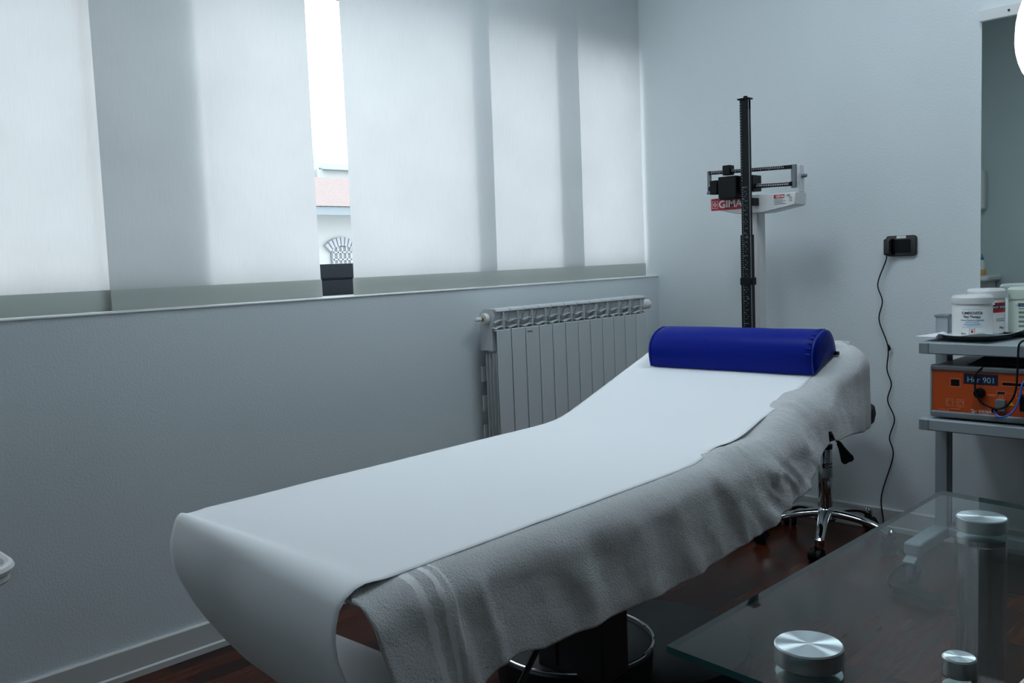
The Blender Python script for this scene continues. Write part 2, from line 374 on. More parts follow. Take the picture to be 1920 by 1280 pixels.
la = MB()
for k in range(9): la.box(cx0-.25, cx0+.25, by-.09, by-.05, .25+.15*k, .28+.15*k)
for k in range(5): la.box(cx0-.235+.11*k, cx0-.205+.11*k, by-.09, by-.05, .2, cz+.28)
la.build('lattice', M['facade'], bld)
b2 = thing('distant_house', 'distant pale building with grey roof above the terracotta roof outside', 'house', (15, 25, -6.5))
MB().box(14.0, 22, 24, 30, -6.5, 4.5).build('wall', M['facade'], b2)
MB().prism([(23.8, 4.5), (26, 5.0), (30.3, 4.5)], 14.2, 22.3, 'x').build('roof', M['eave'], b2)
MB().box(13.75, 14.15, 24.1, 24.9, -6.5, 5.02).build('chimney', M['facade'], b2)
tag(MB().box(-60, 60, .6, 90, -6.6, -6.5).build('street_ground', M['ground']), kind='structure')

# ------------------------------------------------------------------ panel curtains
def curtain(x0, x1, y, label, seed, ztop=2.66):
    t = thing('panel_curtain', label, 'curtain', ((x0+x1)/2, y, SILL+.006), 'white panel curtains on the window')
    zb = SILL + .006; zh = zb + .060
    def Y(x, z):
        k = max(0, min(1, (z-zb)/.5))
        u_ = (x-x0)/(x1-x0)
        return y + k*(.0045*math.sin(u_*5+seed*1.7+z*.6) + .003*math.sin(u_*11+seed+z*1.1))
    def sheet(za, zb_, nz, off=0):
        P = []
        for i in range(29):
            x = x0 + (x1-x0)*i/28
            P.append([(x, Y(x, za+(zb_-za)*j/nz)+off, za+(zb_-za)*j/nz) for j in range(nz+1)])
        return MB().grid(P)
    sheet(zh, ztop, 40).build('cloth', M['curtain'], t, smooth=True)
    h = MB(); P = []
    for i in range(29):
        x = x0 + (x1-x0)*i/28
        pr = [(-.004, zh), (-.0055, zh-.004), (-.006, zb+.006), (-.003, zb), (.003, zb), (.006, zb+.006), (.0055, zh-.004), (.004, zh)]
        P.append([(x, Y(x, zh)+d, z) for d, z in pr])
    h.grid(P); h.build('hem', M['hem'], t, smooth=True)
    MB().box(x0, x1, y-.006, y+.006, ztop, ztop+.03).build('runner', M['white_plastic'], t)
    return t
curtain(-3.60, -3.20, .078, 'white panel curtain beyond the left end of the view, outermost', 9)
curtain(-2.972, -2.272, .058, 'leftmost white panel curtain, hanging behind the wide panel left of the gap', 1)
curtain(-2.580, -1.878, .038, 'white panel curtain bordering the bright gap on its left', 2)
curtain(-1.750, -1.050, .030, 'white panel curtain bordering the bright gap on its right', 3)
curtain(-1.150, -.486, .048, 'narrow-looking white panel curtain above the middle of the radiator', 4)
curtain(-.635, -.012, .066, 'white panel curtain in the corner beside the scale wall', 5)
ctk = MB().box(-3.72, -.0, -.01, .088, 2.69, ZC-.001)
tag(ctk.build('curtain_track', M['white_plastic'], bevel=.002), 'white ceiling track carrying the panel curtains', 'curtain track')

# ------------------------------------------------------------------ radiator
rad = thing('radiator', 'white aluminium column radiator under the window near the corner', 'radiator', (-.75, -.08, .12))
EW = .0789; RX0 = -1.223
def section(x0):
    xc = x0 + EW/2; hw = EW/2 - .0024
    m_ = MB()
    yf, yb = -.130, -.030
    # water column and side fins
    m_.box(xc-.014, xc+.014, -.105, -.05, .16, .95)
    for k in range(4):
        yy = -.118 + k*.0185
        m_.prism(rrect(x0+.003 if k else x0+.003, x0+EW-.003, .20, .80, .008, 3), yy, yy+.002, 'y')
    # rear lugs
    for k in range(5): m_.box(xc-hw*.9, xc+hw*.9, yb-.004, yb+.002, .225+.115*k, .285+.115*k)
    # header back wall and shoulder
    m_.prism([(-.118, .958), (-.122, .950), (-.112, .928), (-.101, .900), (-.101, .81), (-.035, .81), (-.035, .95), (-.055, .963), (-.105, .965)], xc-hw, xc+hw, 'x')
    # web in front of the header
    m_.prism([(-.098, .888), (-.131, .888), (-.132, .950), (-.124, .960), (-.098, .93)], xc-.0018, xc+.0018, 'x')
    # louvres
    for z0, dep in ((.926, .126), (.902, .129)):
        P = []
        for i in range(13):
            u_ = -1 + 2*i/12; x = xc + u_*hw*.97
            drop = .009*abs(u_)**2.2
            P.append([(x, yy, zz-drop) for yy, zz in ((-.100, z0+.003), (-dep+.005*abs(u_)**3, z0))])
        g = MB().grid(P); 
        # give thickness
        o_ = len(m_.v); n_ = len(g.v)
        m_.add([(a,b_2,c-.0012) for a,b_2,c in g.v] + [(a,b_2,c+.0012) for a,b_2,c in g.v], [f for f in g.f] + [tuple(i+n_ for i in f[::-1]) for f in g.f] +
               [(2*i+1, 2*i+3, n_+2*i+3, n_+2*i+1) for i in range(12)])
    s_ = m_.build('section', M['radiator'], rad, fix=False)
    me = s_.data; bm = bmesh.new(); bm.from_mesh(me); bmesh.ops.recalc_face_normals(bm, faces=bm.faces); bm.to_mesh(me); bm.free()
    fp = MB(); fp.box(xc-hw, xc+hw, yf, yf+.005, .165, .889)
    fp.box(xc-hw+.001, xc+hw-.001, yf+.002, yf+.02, .884, .890)
    fp.build('front_panel', M['radiator'], s_, bevel=.0015)
    tp = MB(); tp.prism([(-.126, .9555), (-.130, .960), (-.127, .9665), (-.118, .9695), (-.06, .9695), (-.045, .964), (-.060, .9645), (-.115, .964)], xc-hw, xc+hw, 'x')
    tp.build('top_cap', M['radiator'], s_)
    return s_
secs = [section(RX0)]
for i in range(1, 12):
    c = secs[0].copy(); COL.objects.link(c); c.parent = rad; c.matrix_parent_inverse = secs[0].matrix_parent_inverse.copy(); c.location = (secs[0].location[0] + i*EW, secs[0].location[1], secs[0].location[2])
    for ch in list(secs[0].children):
        d = ch.copy(); COL.objects.link(d); d.parent = c; d.matrix_parent_inverse = ch.matrix_parent_inverse.copy()
    secs.append(c)
MB().lathe([(.0, -.020), (.020, -.019), (.022, -.012), (.022, -.002), (.017, 0)], (RX0, -.075, .932), 24, 'x').build('end_plug', M['radiator_knob'], rad, smooth=True)
MB().lathe([(.0075, -.032), (.0075, -.018)], (RX0, -.075, .932), 16, 'x').build('bleed_fitting', M['brass'], rad, smooth=True)
MB().lathe([(.005, -.055), (.0085, -.053), (.0085, -.031), (.006, -.030)], (RX0, -.075, .932), 16, 'x').build('bleed_valve', M['white_plastic'], rad, smooth=True)
XR = RX0 + 12*EW
MB().tube([(XR-.005, -.075, .925), (XR+.030, -.075, .925), (XR+.040, -.072, .925)], .010, 12).build('valve_body', M['chrome'], rad, smooth=True)
MB().tube([(XR+.035, -.075, .925), (XR+.035, -.075, .60), (XR+.035, -.03, .56), (XR+.035, -.0085, .56)], .008, 12).build('feed_pipe', M['radiator'], rad, smooth=True)
MB().lathe([(.017, .028), (.021, .031), (.023, .05), (.022, .085), (.018, .088), (.0, .088)], (XR, -.075, .925), 24, 'x').build('thermostat_knob', M['radiator_knob'], rad, smooth=True)
for xb_ in (RX0+.1, XR-.13): MB().box(xb_, xb_+.03, -.04, -.0005, .80, .83).build('wall_bracket', M['radiator'], rad)
MB().box(RX0+2*EW+.008, RX0+2*EW+.038, -.1306, -.1295, .868, .874).build('maker_mark', M['grey_print'], rad)

# ------------------------------------------------------------------ treatment bed (frame: s along the bed, o across, origin at its right edge)
TH = math.radians(2.6)
BO = Vector((-2.3396, -1.4341, 0)); BU = Vector((math.cos(TH), math.sin(TH), 0)); BN = Vector((-BU.y, BU.x, 0))
def W(s_, o_, z_): return BO + BU*s_ + BN*o_ + Vector((0,0,z_))
def ztop(s_):
    k = .028; x = (s_-.775)/k
    sp = x if x > 30 else math.log(1+math.exp(x))
    return .655 + .315*k*sp
bed = thing('treatment_bed', 'white-topped treatment bed with raised backrest on a dark central column', 'bed', tuple(W(.5, .3, 0)))
# mattress: swept rounded section
def sweep_bed(name, m_, s0, s1, o0, o1, th, r, dz=0, parent=bed, n=60, rnd=.03):
    P = []
    sec = rrect(o0, o1, -th, 0, r, 6)
    for i in range(n+1):
        s_ = s0 + (s1-s0)*i/n
        e = min(s_-s0, s1-s_); k = 1 if e > rnd else math.sqrt(max(0, 1-(1-e/rnd)**2))
        row = []
        for a, b_2 in sec:
            bb = b_2
            if k < 1: bb = -th/2 + (b_2+th/2)*(.35+.65*k)
            row.append(W(s_, a, ztop(s_)+bb+dz))
        P.append(row + [row[0]])
    mb = MB().grid(P); nj = len(sec)+1
    mb.f.append(tuple(range(nj-1))); mb.mi.append(0); mb.f.append(tuple(n*nj+j for j in range(nj-1))[::-1]); mb.mi.append(0)
    return mb.build(name, m_, parent, smooth=True, auto=60)
sweep_bed('mattress', M['mattress'], -.42, 1.405, -.040, .625, .085, .042)
sweep_bed('frame', M['bed_metal'], -.26, 1.37, .04, .56, .03, .006, dz=-.071)
def obox(mb, s0, s1, o0, o1, z0, z1):
    vs = [W(a, b_2, c) for c in (z0, z1) for a, b_2 in ((s0,o0),(s1,o0),(s1,o1),(s0,o1))]
    mb.add(vs, [(0,3,2,1),(4,5,6,7),(0,1,5,4),(1,2,6,5),(2,3,7,6),(3,0,4,7)]); return mb
obox(MB(), .355, .465, .18, .385, .12, .30).build('column', M['bed_metal'], bed, bevel=.006)
obox(MB(), .370, .450, .195, .370, .29, .56).build('inner_column', M['bed_metal'], bed, bevel=.004)
obox(MB(), .352, .356, .318, .324, .14, .298).build('column_groove', M['black'], bed)
mb = MB(); obox(mb, .10, .80, .10, .14, .53, .58); obox(mb, .10, .80, .46, .50, .53, .58); obox(mb, .36, .46, .10, .50, .53, .57); mb.build('lift_frame', M['bed_metal'], bed, bevel=.004)
MB().lathe([(.297, .0), (.300, .01), (.297, .042), (.285, .05), (.0, .05)], W(.80, .365, 0), 64, cap=False).build('base_plate', M['base_metal'], bed, smooth=True)
MB().lathe([(.19, .0), (.205, .02), (.214, .12), (.205, .125), (.0, .125)], W(.52, .40, 0), 64, cap=False).build('base_drum', M['base_metal'], bed, smooth=True)
ring = [W(.52 + .213*math.cos(a), .40 + .213*math.sin(a), .132) for a in [2*PI*k/72 for k in range(73)]]
MB().tube(ring, .0045, 8).build('chrome_ring', M['chrome'], bed, smooth=True)
# paper roll below the foot end
mb = MB(); rc = W(-.20, .02, .300); rd = W(-.20, .62, .300)
mb.tube([rc, rd], .052, 32); mb.build('roll_core_holder', M['bed_metal'], bed, smooth=True)
for oo in (.005, .635):
    MB().tube([W(-.20, oo, .300), W(.06, oo, .55), W(.12, oo, .575)], .006, 8).build('roll_bracket', M['bed_metal'], bed, smooth=True)

# ------------------------------------------------------------------ towel
ZB = [(-.55,.395),(-.50,.39),(-.42,.405),(-.35,.43),(-.302,.456),(-.252,.470),(-.201,.475),(-.136,.460),(-.085,.459),(-.027,.457),(.057,.453),(.188,.446),(.30,.441),(.416,.444),(.517,.453),(.647,.462),(.745,.483),(.844,.504),(.905,.540),(.974,.582),(1.03,.600),(1.05,.611),(1.085,.607),(1.29,.605),(1.40,.603),(1.46,.595),(1.60,.59),(2.2,.59)]
def lerp(T, x):
    if x <= T[0][0]: return T[0][1]
    for (a, p), (b_2, q) in zip(T, T[1:]):
        if x <= b_2: return p + (q-p)*(x-a)/(b_2-a)
    return T[-1][1]
def smooth(x): x = max(0, min(1, x)); return x*x*(3-2*x)
FOOT = [(0,-.507),(.03,-.505),(.07,-.496),(.105,-.488),(.145,-.480),(.20,-.470),(.30,-.462)]
EDGE = -.006; RR = .050; SH = 1.365; CR = .045
def outline(q):
    """q metres along the bed's right side, round the head corner, along the head end -> point, outward normal, local s"""
    if q <= SH: return (q, EDGE), (0, -1), q
    a = (q-SH)/CR
    if a < PI/2: return (SH + CR*math.sin(a), EDGE + CR - CR*math.cos(a)), (math.sin(a), -math.cos(a)), SH + CR*math.sin(a)*.9
    o_ = EDGE + CR + (q-SH-CR*PI/2); return (SH+CR, o_), (1, 0), SH+CR
RIDGE = [(-.37, .25, .018, .006), (-.30, .30, .013, .004), (-.02, .15, .035, .009), (.14, .40, .040, .006), (.27, .55, .034, .007), (.39, .60, .045, .005), (.50, .65, .030, .006), (.60, .55, .035, .005),
         (.71, .45, .025, .005), (1.09, -.1, .040, .010), (1.20, .05, .03, -.006), (1.31, .0, .03, .008),
         (1.405, .0, .020, .010), (1.45, .0, .012, -.012), (1.52, .0, .022, .014), (1.60, .0, .03, .010), (1.72, 0, .03, -.008), (1.84, 0, .03, .01)]
def towel():
    rows = []; L0 = .10; uvr = []
    qs = []
    q = -.545
    while q < 2.06: qs.append(q); q += .0065
    NV = 34
    for q in qs:
        zb = lerp(ZB, q) + .020*smooth((q-.50)/.2)*smooth((1.36-q)/.25)
        if 1.043 < q < 1.061: zb = .655
        row = []; uv = []
        # parameter down the sheet
        (px_, py_), (nx, ny), sl = outline(q)
        z0 = ztop(sl) + .003
        def pt(l, v):
            # local profile
            if l < L0: d = -L0 + l; z = z0
            elif l < L0 + RR*PI/2: a = (l-L0)/RR; d = RR*math.sin(a); z = z0 - RR + RR*math.cos(a)
            else: d = RR; z = z0 - RR - v*(z0-RR-zb)
            h = max(0, z0 - z)
            # foot end shrink of the free edge
            k = smooth((-.25 - q)/.25)
            ds = (lerp(FOOT, h) - (-.545))*k
            qq = q + ds + (.075*(1-l/L0)*k if l < L0 else 0)
            (ax_, ay_), (mx_, my_), sl2 = outline(qq)
            if q < -.42: z -= .010*smooth((-.42-q)/.12)
            # folds
            amt = smooth((h+.005)/.07)
            f = 0
            for q0, sp, wd_, am in RIDGE:
                f += am * math.exp(-((qq - q0 - sp*h)/wd_)**2)
            f *= amt*1.15
            f += .24*h*smooth((qq-.50)/.2)*smooth((1.36-qq)/.25) + .008*smooth(h/.2)
            nz = noise.noise(Vector((qq*9 - l*4, l*5, 3.1)))*.011*amt + noise.noise(Vector((qq*17 - l*9, l*8, 6.1)))*.004*amt + noise.noise(Vector((qq*28, l*28, 1.7)))*.0022
            # crumpled heap near the hinge
            hz = 0
            if .52 < qq < 1.12:
                wq = smooth((qq-.54)/.10)*smooth((1.12-qq)/.16)
                wl_ = math.exp(-((l-L0-.005)/.045)**2)
                hz = wq*wl_*(.014 + .014*noise.noise(Vector((qq*16, l*10+qq*8, .3))) + .006*noise.noise(Vector((qq*45, l*20, 5))))
                rg = abs(noise.noise(Vector((qq*11 + l*7, l*6 - qq*4, 8.2))))
                f += wq*amt*(.016*(.35-rg))
                for sc3, a3, sd3 in ((1, .030, 4.4), (2.1, .013, 9.1)):
                    wa = (qq - .55*h + .03*noise.noise(Vector((qq*7, h*9, 2.2))))*8.5*sc3; wb = (h*2.6 + qq*1.2)*sc3
                    f += wq*smooth((h+.02)/.06)*a3*(.30 - abs(noise.noise(Vector((wa, wb, sd3)))))
            if q > SH + .02: hz += .004*noise.noise(Vector((qq*12, l*10, 2)))
            D = d + f + nz*.8
            return Vector((ax_ + mx_*D, ay_ + my_*D, z + nz*.5 + hz))
        for i in range(5): l = L0*i/5; p = pt(l, 0); row.append(W(p.x, p.y, p.z)); uv.append((q+.545, l))
        for i in range(6): l = L0 + RR*PI/2*i/6; p = pt(l, 0); row.append(W(p.x, p.y, p.z)); uv.append((q+.545, l))
        for i in range(NV+1):
            v = i/NV; H = z0-RR-zb; l = L0 + RR*PI/2 + v*H
            p = pt(l, v); row.append(W(p.x, p.y, p.z)); uv.append((q+.545, l))
        rows.append(row); uvr.append(uv)
    mb = MB().grid(rows); flat = [x for r in uvr for x in r]
    # broad sheet lying on the mattress top
    P = []; f2 = []
    for i in range(140):
        s_ = -.400 + (1.425+.400)*i/139
        r2 = []
        for j in range(15):
            o_ = .0 + .615*j/14
            z_ = ztop(min(s_, 1.43)) + .0015
            if s_ < -.42: z_ -= .008*smooth((-.42-s_)/.12)
            z_ += .0015*noise.noise(Vector((s_*8, o_*8, 0)))
            r2.append(W(s_, o_, z_)); f2.append((.3+.001*i, o_))
        P.append(r2)
    mb.grid(P); flat += f2
    o = mb.build('towel', M['terry'], smooth=True, fix=False, auto=180)
    uvl = o.data.uv_layers.new(name='UVMap')
    for lp in o.data.loops: uvl.data[lp.index].uv = flat[lp.vertex_index]
    so = o.modifiers.new('solid', 'SOLIDIFY'); so.thickness = .004; so.offset = 0
    return o
tw = towel()
tag(tw, 'white terry towel hanging off the near side of the treatment bed', 'towel')

# ------------------------------------------------------------------ couch paper
def paper():
    prof = []  # (s, z)
    s_ = 1.30
    while s_ > -.40: prof.append((s_, ztop(s_)+.0065, 0)); s_ -= .02
    tail = [(-.40,.6615),(-.420,.6612),(-.438,.6618),(-.455,.6640),(-.475,.6655),(-.495,.662),(-.513,.653),(-.526,.638),(-.5335,.615),(-.536,.592),(-.533,.563),(-.522,.53),(-.500,.482),(-.47,.43),(-.43,.37),(-.385,.31),(-.335,.255),(-.29,.212),(-.25,.186),(-.21,.178),(-.175,.19),(-.150,.22),(-.142,.26),(-.142,.30),(-.150,.33),(-.172,.352),(-.20,.358),(-.228,.351),(-.25,.33),(-.257,.30)]
    full = [(a, b_2, 0) for a, b_2, _ in prof] + [(a, b_2, 1) for a, b_2 in tail]
    NJ = 40; P = []; uv = []; acc = 0; last = None
    for a, z_, t_ in full:
        if last: acc += math.hypot(a-last[0], z_-last[1])
        last = (a, z_)
        row = []
        if t_ == 0:
            e0 = lerp([(-.5,.0),(.35,-.003),(.5,.002),(.62,.030),(.70,.022),(.78,.026),(.88,.024),(1.03,.020),(1.10,.012),(1.4,.012)], a)
            e1 = lerp([(-.5,.645),(.6,.643),(.8,.640),(1.3,.640)], a) + .0015*noise.noise(Vector((a*40, 0, 0)))
        else: e0 = .0; e1 = .645
        for j in range(NJ+1):
            u_ = j/NJ; o_ = e0 + (e1-e0)*u_
            ds = 0; dz = 0
            if t_: 
                if z_ > .60: k = max(0, min(1, (-a-.42)/.105))**.95
                elif a < -.26 or z_ < .21: k = 1
                else: k = 1 - smooth((z_-.17)/.06)
                ds = .072*u_*k
                if z_ > .64: dz = -.002*u_
                bulge = .010*math.exp(-((u_-.62)/.14)**2)*smooth((.655-z_)/.06)*smooth((z_-.30)/.2)
                ds += bulge
            else:
                dz = .0012*noise.noise(Vector((a*6, o_*6, 2)))
                dz += .0016*math.exp(-((a-.05-.25*(u_-.5))/.012)**2)*.4
                if a > .5: dz += .012*math.exp(-((u_)/.06)**2)*smooth((a-.58)/.08)*smooth((1.0-a)/.15)
            row.append(W(a+ds, o_, z_+dz)); uv.append((acc, o_))
        P.append(row)
    o = MB().grid(P).build('couch_paper', M['paper'], smooth=True, fix=False, auto=180)
    uvl = o.data.uv_layers.new(name='UVMap')
    for lp in o.data.loops: uvl.data[lp.index].uv = uv[lp.vertex_index]
    so = o.modifiers.new('solid', 'SOLIDIFY'); so.thickness = .0008; so.offset = 0
    return o
pp = paper()
tag(pp, 'sheet of white paper covering the treatment bed and curling under its foot end', 'paper sheet')

# ------------------------------------------------------------------ bolster
bol = thing('bolster', 'royal blue half-round leatherette bolster at the head of the bed', 'pillow', tuple(W(1.245, .285, ztop(1.245)+.01)))
def bolster():
    sl = math.atan(.315); s0, wdt, hgt = 1.166, .168, .098
    o0, o1 = .008, .560
    def sec(k, h_, n=28):
        # D profile with soft lower corners, scaled k about the base centre
        pts = []
        for i in range(n+1):
            a = PI*i/n; ca, sa = math.cos(a), math.sin(a)
            x = -abs(ca)**(.80)*math.copysign(1, ca); y = sa**.78
            pts.append((wdt/2 + x*wdt/2*k, y*hgt*h_))
        for i in range(1, 6): pts.append((wdt/2 + (1-2*i/6)*wdt/2*k, 0))
        return pts
    def place(a, b_2, o_):
        ss = s0 + a*math.cos(sl) - b_2*math.sin(sl); zz = ztop(s0)+.0105 + a*math.sin(sl) + b_2*math.cos(sl)
        return W(ss, o_, zz)
    P = []
    N = 40
    for i in range(N+1):
        u_ = i/N; o_ = o0 + (o1-o0)*u_
        e = min(o_-o0, o1-o_); k = 1 - .06*math.exp(-e/.008)
        bulge = 1 + .012*noise.noise(Vector((o_*9, 0, 0)))
        P.append([place(a, b_2*bulge, o_) for a, b_2 in sec(k, k)])
    P = [r + [r[0]] for r in P]
    mb = MB().grid(P)
    mb.build('cover', M['blue_vinyl'], bol, smooth=True, auto=50)
    for o_, sgn in ((o0, -1), (o1, 1)):
        mb = MB(); Q = []
        for kk, dd in ((.94, 0), (.9, .004), (.7, .007), (.35, .009), (.02, .010)):
            r = [place(a, b_2 + (hgt*.42*(1-kk)), o_ + sgn*dd) for a, b_2 in sec(kk, kk)]; Q.append(r + [r[0]])
        mb.grid(Q); mb.build('end_panel', M['blue_vinyl'], bol, smooth=True, auto=60)
        mb = MB(); mb.tube([place(a, b_2, o_) for a, b_2 in sec(.96, .965)[:29]], .0028, 6); mb.build('piping', M['blue_seam'], bol, smooth=True)
    # stitched gathers beside the near seam
    for k in range(9):
        mb = MB(); a = PI*(.18+.62*k/9); ca, sa = math.cos(a), math.sin(a)
        x = wdt/2 - abs(ca)**.8*math.copysign(1, ca)*wdt/2*1.0; y = sa**.78*hgt
        mb.tube([place(x, y+.0003, o0+.006), place(x, y+.0003, o0+.022)], .0016, 6, rads=[.0022, .0004])
        mb.build('gather', M['blue_seam'], bol, smooth=True)
    mb = MB(); mb.tube([place(wdt*.90, .004, o0-.003), place(wdt*.90, .004, o0-.016)], .006, 10); mb.build('zip_pull', M['black'], bol, smooth=True)
bolster()

# ------------------------------------------------------------------ mechanical column scale
sc_ = thing('column_scale', 'black and white mechanical column scale with sliding weights against the right wall', 'scale', (-.25, -.66, 0))
MB().box(-.62, -.14, -.732, -.510, .012, .075).build('platform', M['white_enamel'], sc_, bevel=.012)
MB().box(-.60, -.30, -.722, -.520, .075, .079).build('platform_mat', M['black'], sc_, bevel=.002)
for x in (-.58, -.18):
    for y in (-.71, -.54): MB().lathe([(.014, 0), (.014, .014)], (x, y, 0), 14).build('rubber_foot', M['black'], sc_)
MB().box(-.275, -.215, -.696, -.616, .07, 1.31).build('column', M['white_enamel'], sc_, bevel=.006)
hp = [(-.486, 1.374), (-.486, 1.333), (-.53, 1.322), (-.60, 1.306), (-.64, 1.300), (-.735, 1.300), (-.868, 1.322), (-.872, 1.372)]
MB().prism(hp, -.300, -.205, 'x').build('beam_housing', M['white_enamel'], sc_, bevel=.004)
MB().prism([(-.862, 1.372), (-.872, 1.372), (-.872, 1.478), (-.862, 1.478)], -.262, -.225, 'x').build('beam_stop', M['white_enamel'], sc_, bevel=.002)
mb = MB(); mb.box(-.302, -.288, -.492, -.478, 1.398, 1.488); mb.box(-.302, -.288, -.498, -.474, 1.392, 1.402); mb.box(-.302, -.288, -.875, -.855, 1.388, 1.478)
mb.box(-.300, -.290, -.875, -.478, 1.398, 1.408)
mb.build('beam_frame', M['grey_frame'], sc_, bevel=.002)
MB().prism([(-.490, 1.472), (-.490, 1.487), (-.860, 1.476), (-.860, 1.461)], -.306, -.294, 'x').build('upper_beam', M['black'], sc_, bevel=.001)
MB().prism([(-.490, 1.405), (-.490, 1.422), (-.860, 1.412), (-.860, 1.395)], -.312, -.300, 'x').build('lower_beam', M['black'], sc_, bevel=.001)
mb = MB(); mb.tube([(-.305, -.49, 1.428), (-.305, -.60, 1.426)], .004, 8); mb.build('beam_rod', M['steel'], sc_, smooth=True)
mb = MB()
for k in range(44):
    y = -.502 - .0075*k; z = 1.4835 + (y+.49)*.03
    mb.box(-.3066, -.3058, y-.0012, y+.0006, z-.006-(.002 if k % 5 == 0 else 0), z)
for k in range(19):
    y = -.712 - .0075*k; z = 1.417 + (y+.49)*.03
    mb.box(-.3126, -.3118, y-.0018, y+.0012, z-.006, z)
mb.prism([(-.715, 1.4135), (-.715, 1.4155), (-.855, 1.4115), (-.855, 1.4095)], -.3128, -.3118, 'x')
mb.prism([(-.50, 1.4855), (-.50, 1.4865), (-.82, 1.477), (-.82, 1.476)], -.3068, -.3058, 'x')
mb.build('beam_markings', M['white_print'], sc_)
MB().box(-.322, -.285, -.598, -.563, 1.462, 1.502).build('small_weight', M['black'], sc_, bevel=.003)
MB().box(-.330, -.285, -.541, -.507, 1.388, 1.445).build('counterweight', M['black'], sc_, bevel=.003)
mb = MB(); mb.box(-.345, -.270, -.640, -.556, 1.368, 1.455); mb.box(-.345, -.275, -.636, -.560, 1.362, 1.372); mb.build('large_weight', M['black'], sc_, bevel=.004)
MB().box(-.325, -.255, -.703, -.640, 1.388, 1.452).build('weight_carrier', M['black'], sc_, bevel=.003)
mb = MB(); mb.lathe([(.006, -.02), (.008, -.012), (.008, 0)], (-.245, -.872, 1.435), 12, 'y'); mb.build('pivot_screw', M['grey_frame'], sc_, smooth=True)
# height rod in front
mb = MB(); mb.box(-.372, -.350, -0.7140, -0.6770, .95, 1.742); mb.build('height_rod', M['black'], sc_, bevel=.002)
MB().box(-.376, -.346, -0.7180, -0.6730, .40, 1.215).build('rod_sleeve', M['black'], sc_, bevel=.002)
MB().box(-.378, -.344, -0.7240, -0.6700, 1.015, 1.045).build('rod_clamp', M['black'], sc_, bevel=.002)
MB().box(-.36, -.27, -0.715, -0.690, .62, .65).build('rod_bracket', M['black'], sc_, bevel=.002)
MB().box(-.35, -.29, -0.715, -0.690, 1.33, 1.36).build('rod_bracket', M['black'], sc_, bevel=.002)
mb = MB(); mb.box(-.380, -.342, -0.7200, -0.6710, 1.742, 1.748); mb.lathe([(.008, 1.748), (.008, 1.757)], (-.36, -0.6970, 0), 12); mb.box(-.378, -.35, -.706, -0.7140, 1.705, 1.742); mb.build('head_piece', M['black'], sc_, bevel=.0015)
MB().box(-.374, -.371, -0.7180, -0.7155, .98, 1.74).box(-.378, -.375, -0.7210, -0.7185, .42, 1.21).build('rod_edge_strip', M['grey_frame'], sc_)
mb = MB()
for k in range(62):
    z = 1.40 - k*.009; xf = -.3728 if z > 1.217 else -.3768
    mb.box(xf-.0004, xf+.0004, -0.6870 if k % 5 else -0.6925, -0.6830, z, z+.0028)
    if k % 2 == 0: mb.box(xf-.0004, xf+.0004, -0.6985, -0.6945, z+.001, z+.0034)
    if k % 3 == 0: mb.box(xf-.0004, xf+.0004, -0.7045, -0.7025, z, z+.004)
    if k in (22, 49): mb.box(xf-.0004, xf+.0004, -0.7095, -0.7005, z, z+.002).box(xf-.0004, xf+.0004, -0.7075, -0.7005, z+.004, z+.006)
for k in range(28):
    z = 1.725 - k*.011; mb.box(-.3732, -.3724, -0.6845, -0.6815, z, z+.003)
mb.build('height_markings', M['mark'], sc_)
MB().box(-.3012, -.2995, -.640, -.495, 1.3225, 1.3705).build('brand_plate', M['red_print'], sc_)
text('GIMA', .040, M['white_print'], sc_, (-.3016, -.531, 1.333), ax=1.12, bold=.0011)
mb = MB(); 
for (a, b_2, c, d) in ((-.500, -.5015, 1.331, 1.362), (-.5255, -.527, 1.331, 1.362)): mb.box(-.3018, -.301, b_2, a, c, d)
mb.box(-.3018, -.301, -.527, -.500, 1.331, 1.3325).box(-.3018, -.301, -.527, -.500, 1.3605, 1.362)
mb.prism([(-.5135, 1.336), (-.505, 1.3465), (-.5135, 1.357), (-.522, 1.3465)], -.3018, -.301, 'x'); mb.build('brand_emblem', M['white_print'], sc_)
mb = MB(); mb.prism([(-.5135, 1.341), (-.509, 1.3465), (-.5135, 1.352), (-.518, 1.3465)], -.3022, -.3017, 'x'); mb.build('emblem_centre', M['red_print'], sc_)
MB().box(-.3012, -.2995, -.826, -.781, 1.352, 1.366).build('small_label', M['red_print'], sc_)
text('GIMA', .013, M['white_print'], sc_, (-.3016, -.790, 1.3545), ax=1.1, bold=.0004)
mb = MB()
for k in range(4): mb.box(-.3012, -.300, -.800-.012*(k % 2)-.02, -.782, 1.346-.0055*k, 1.3475-.0055*k)
for k in range(3): mb.box(-.3012, -.300, -.858, -.846, 1.352-.007*k, 1.354-.007*k)
mb.build('fine_print', M['grey_print'], sc_)
text('CE', .011, M['grey_print'], sc_, (-.3012, -.836, 1.357), bold=.0003)

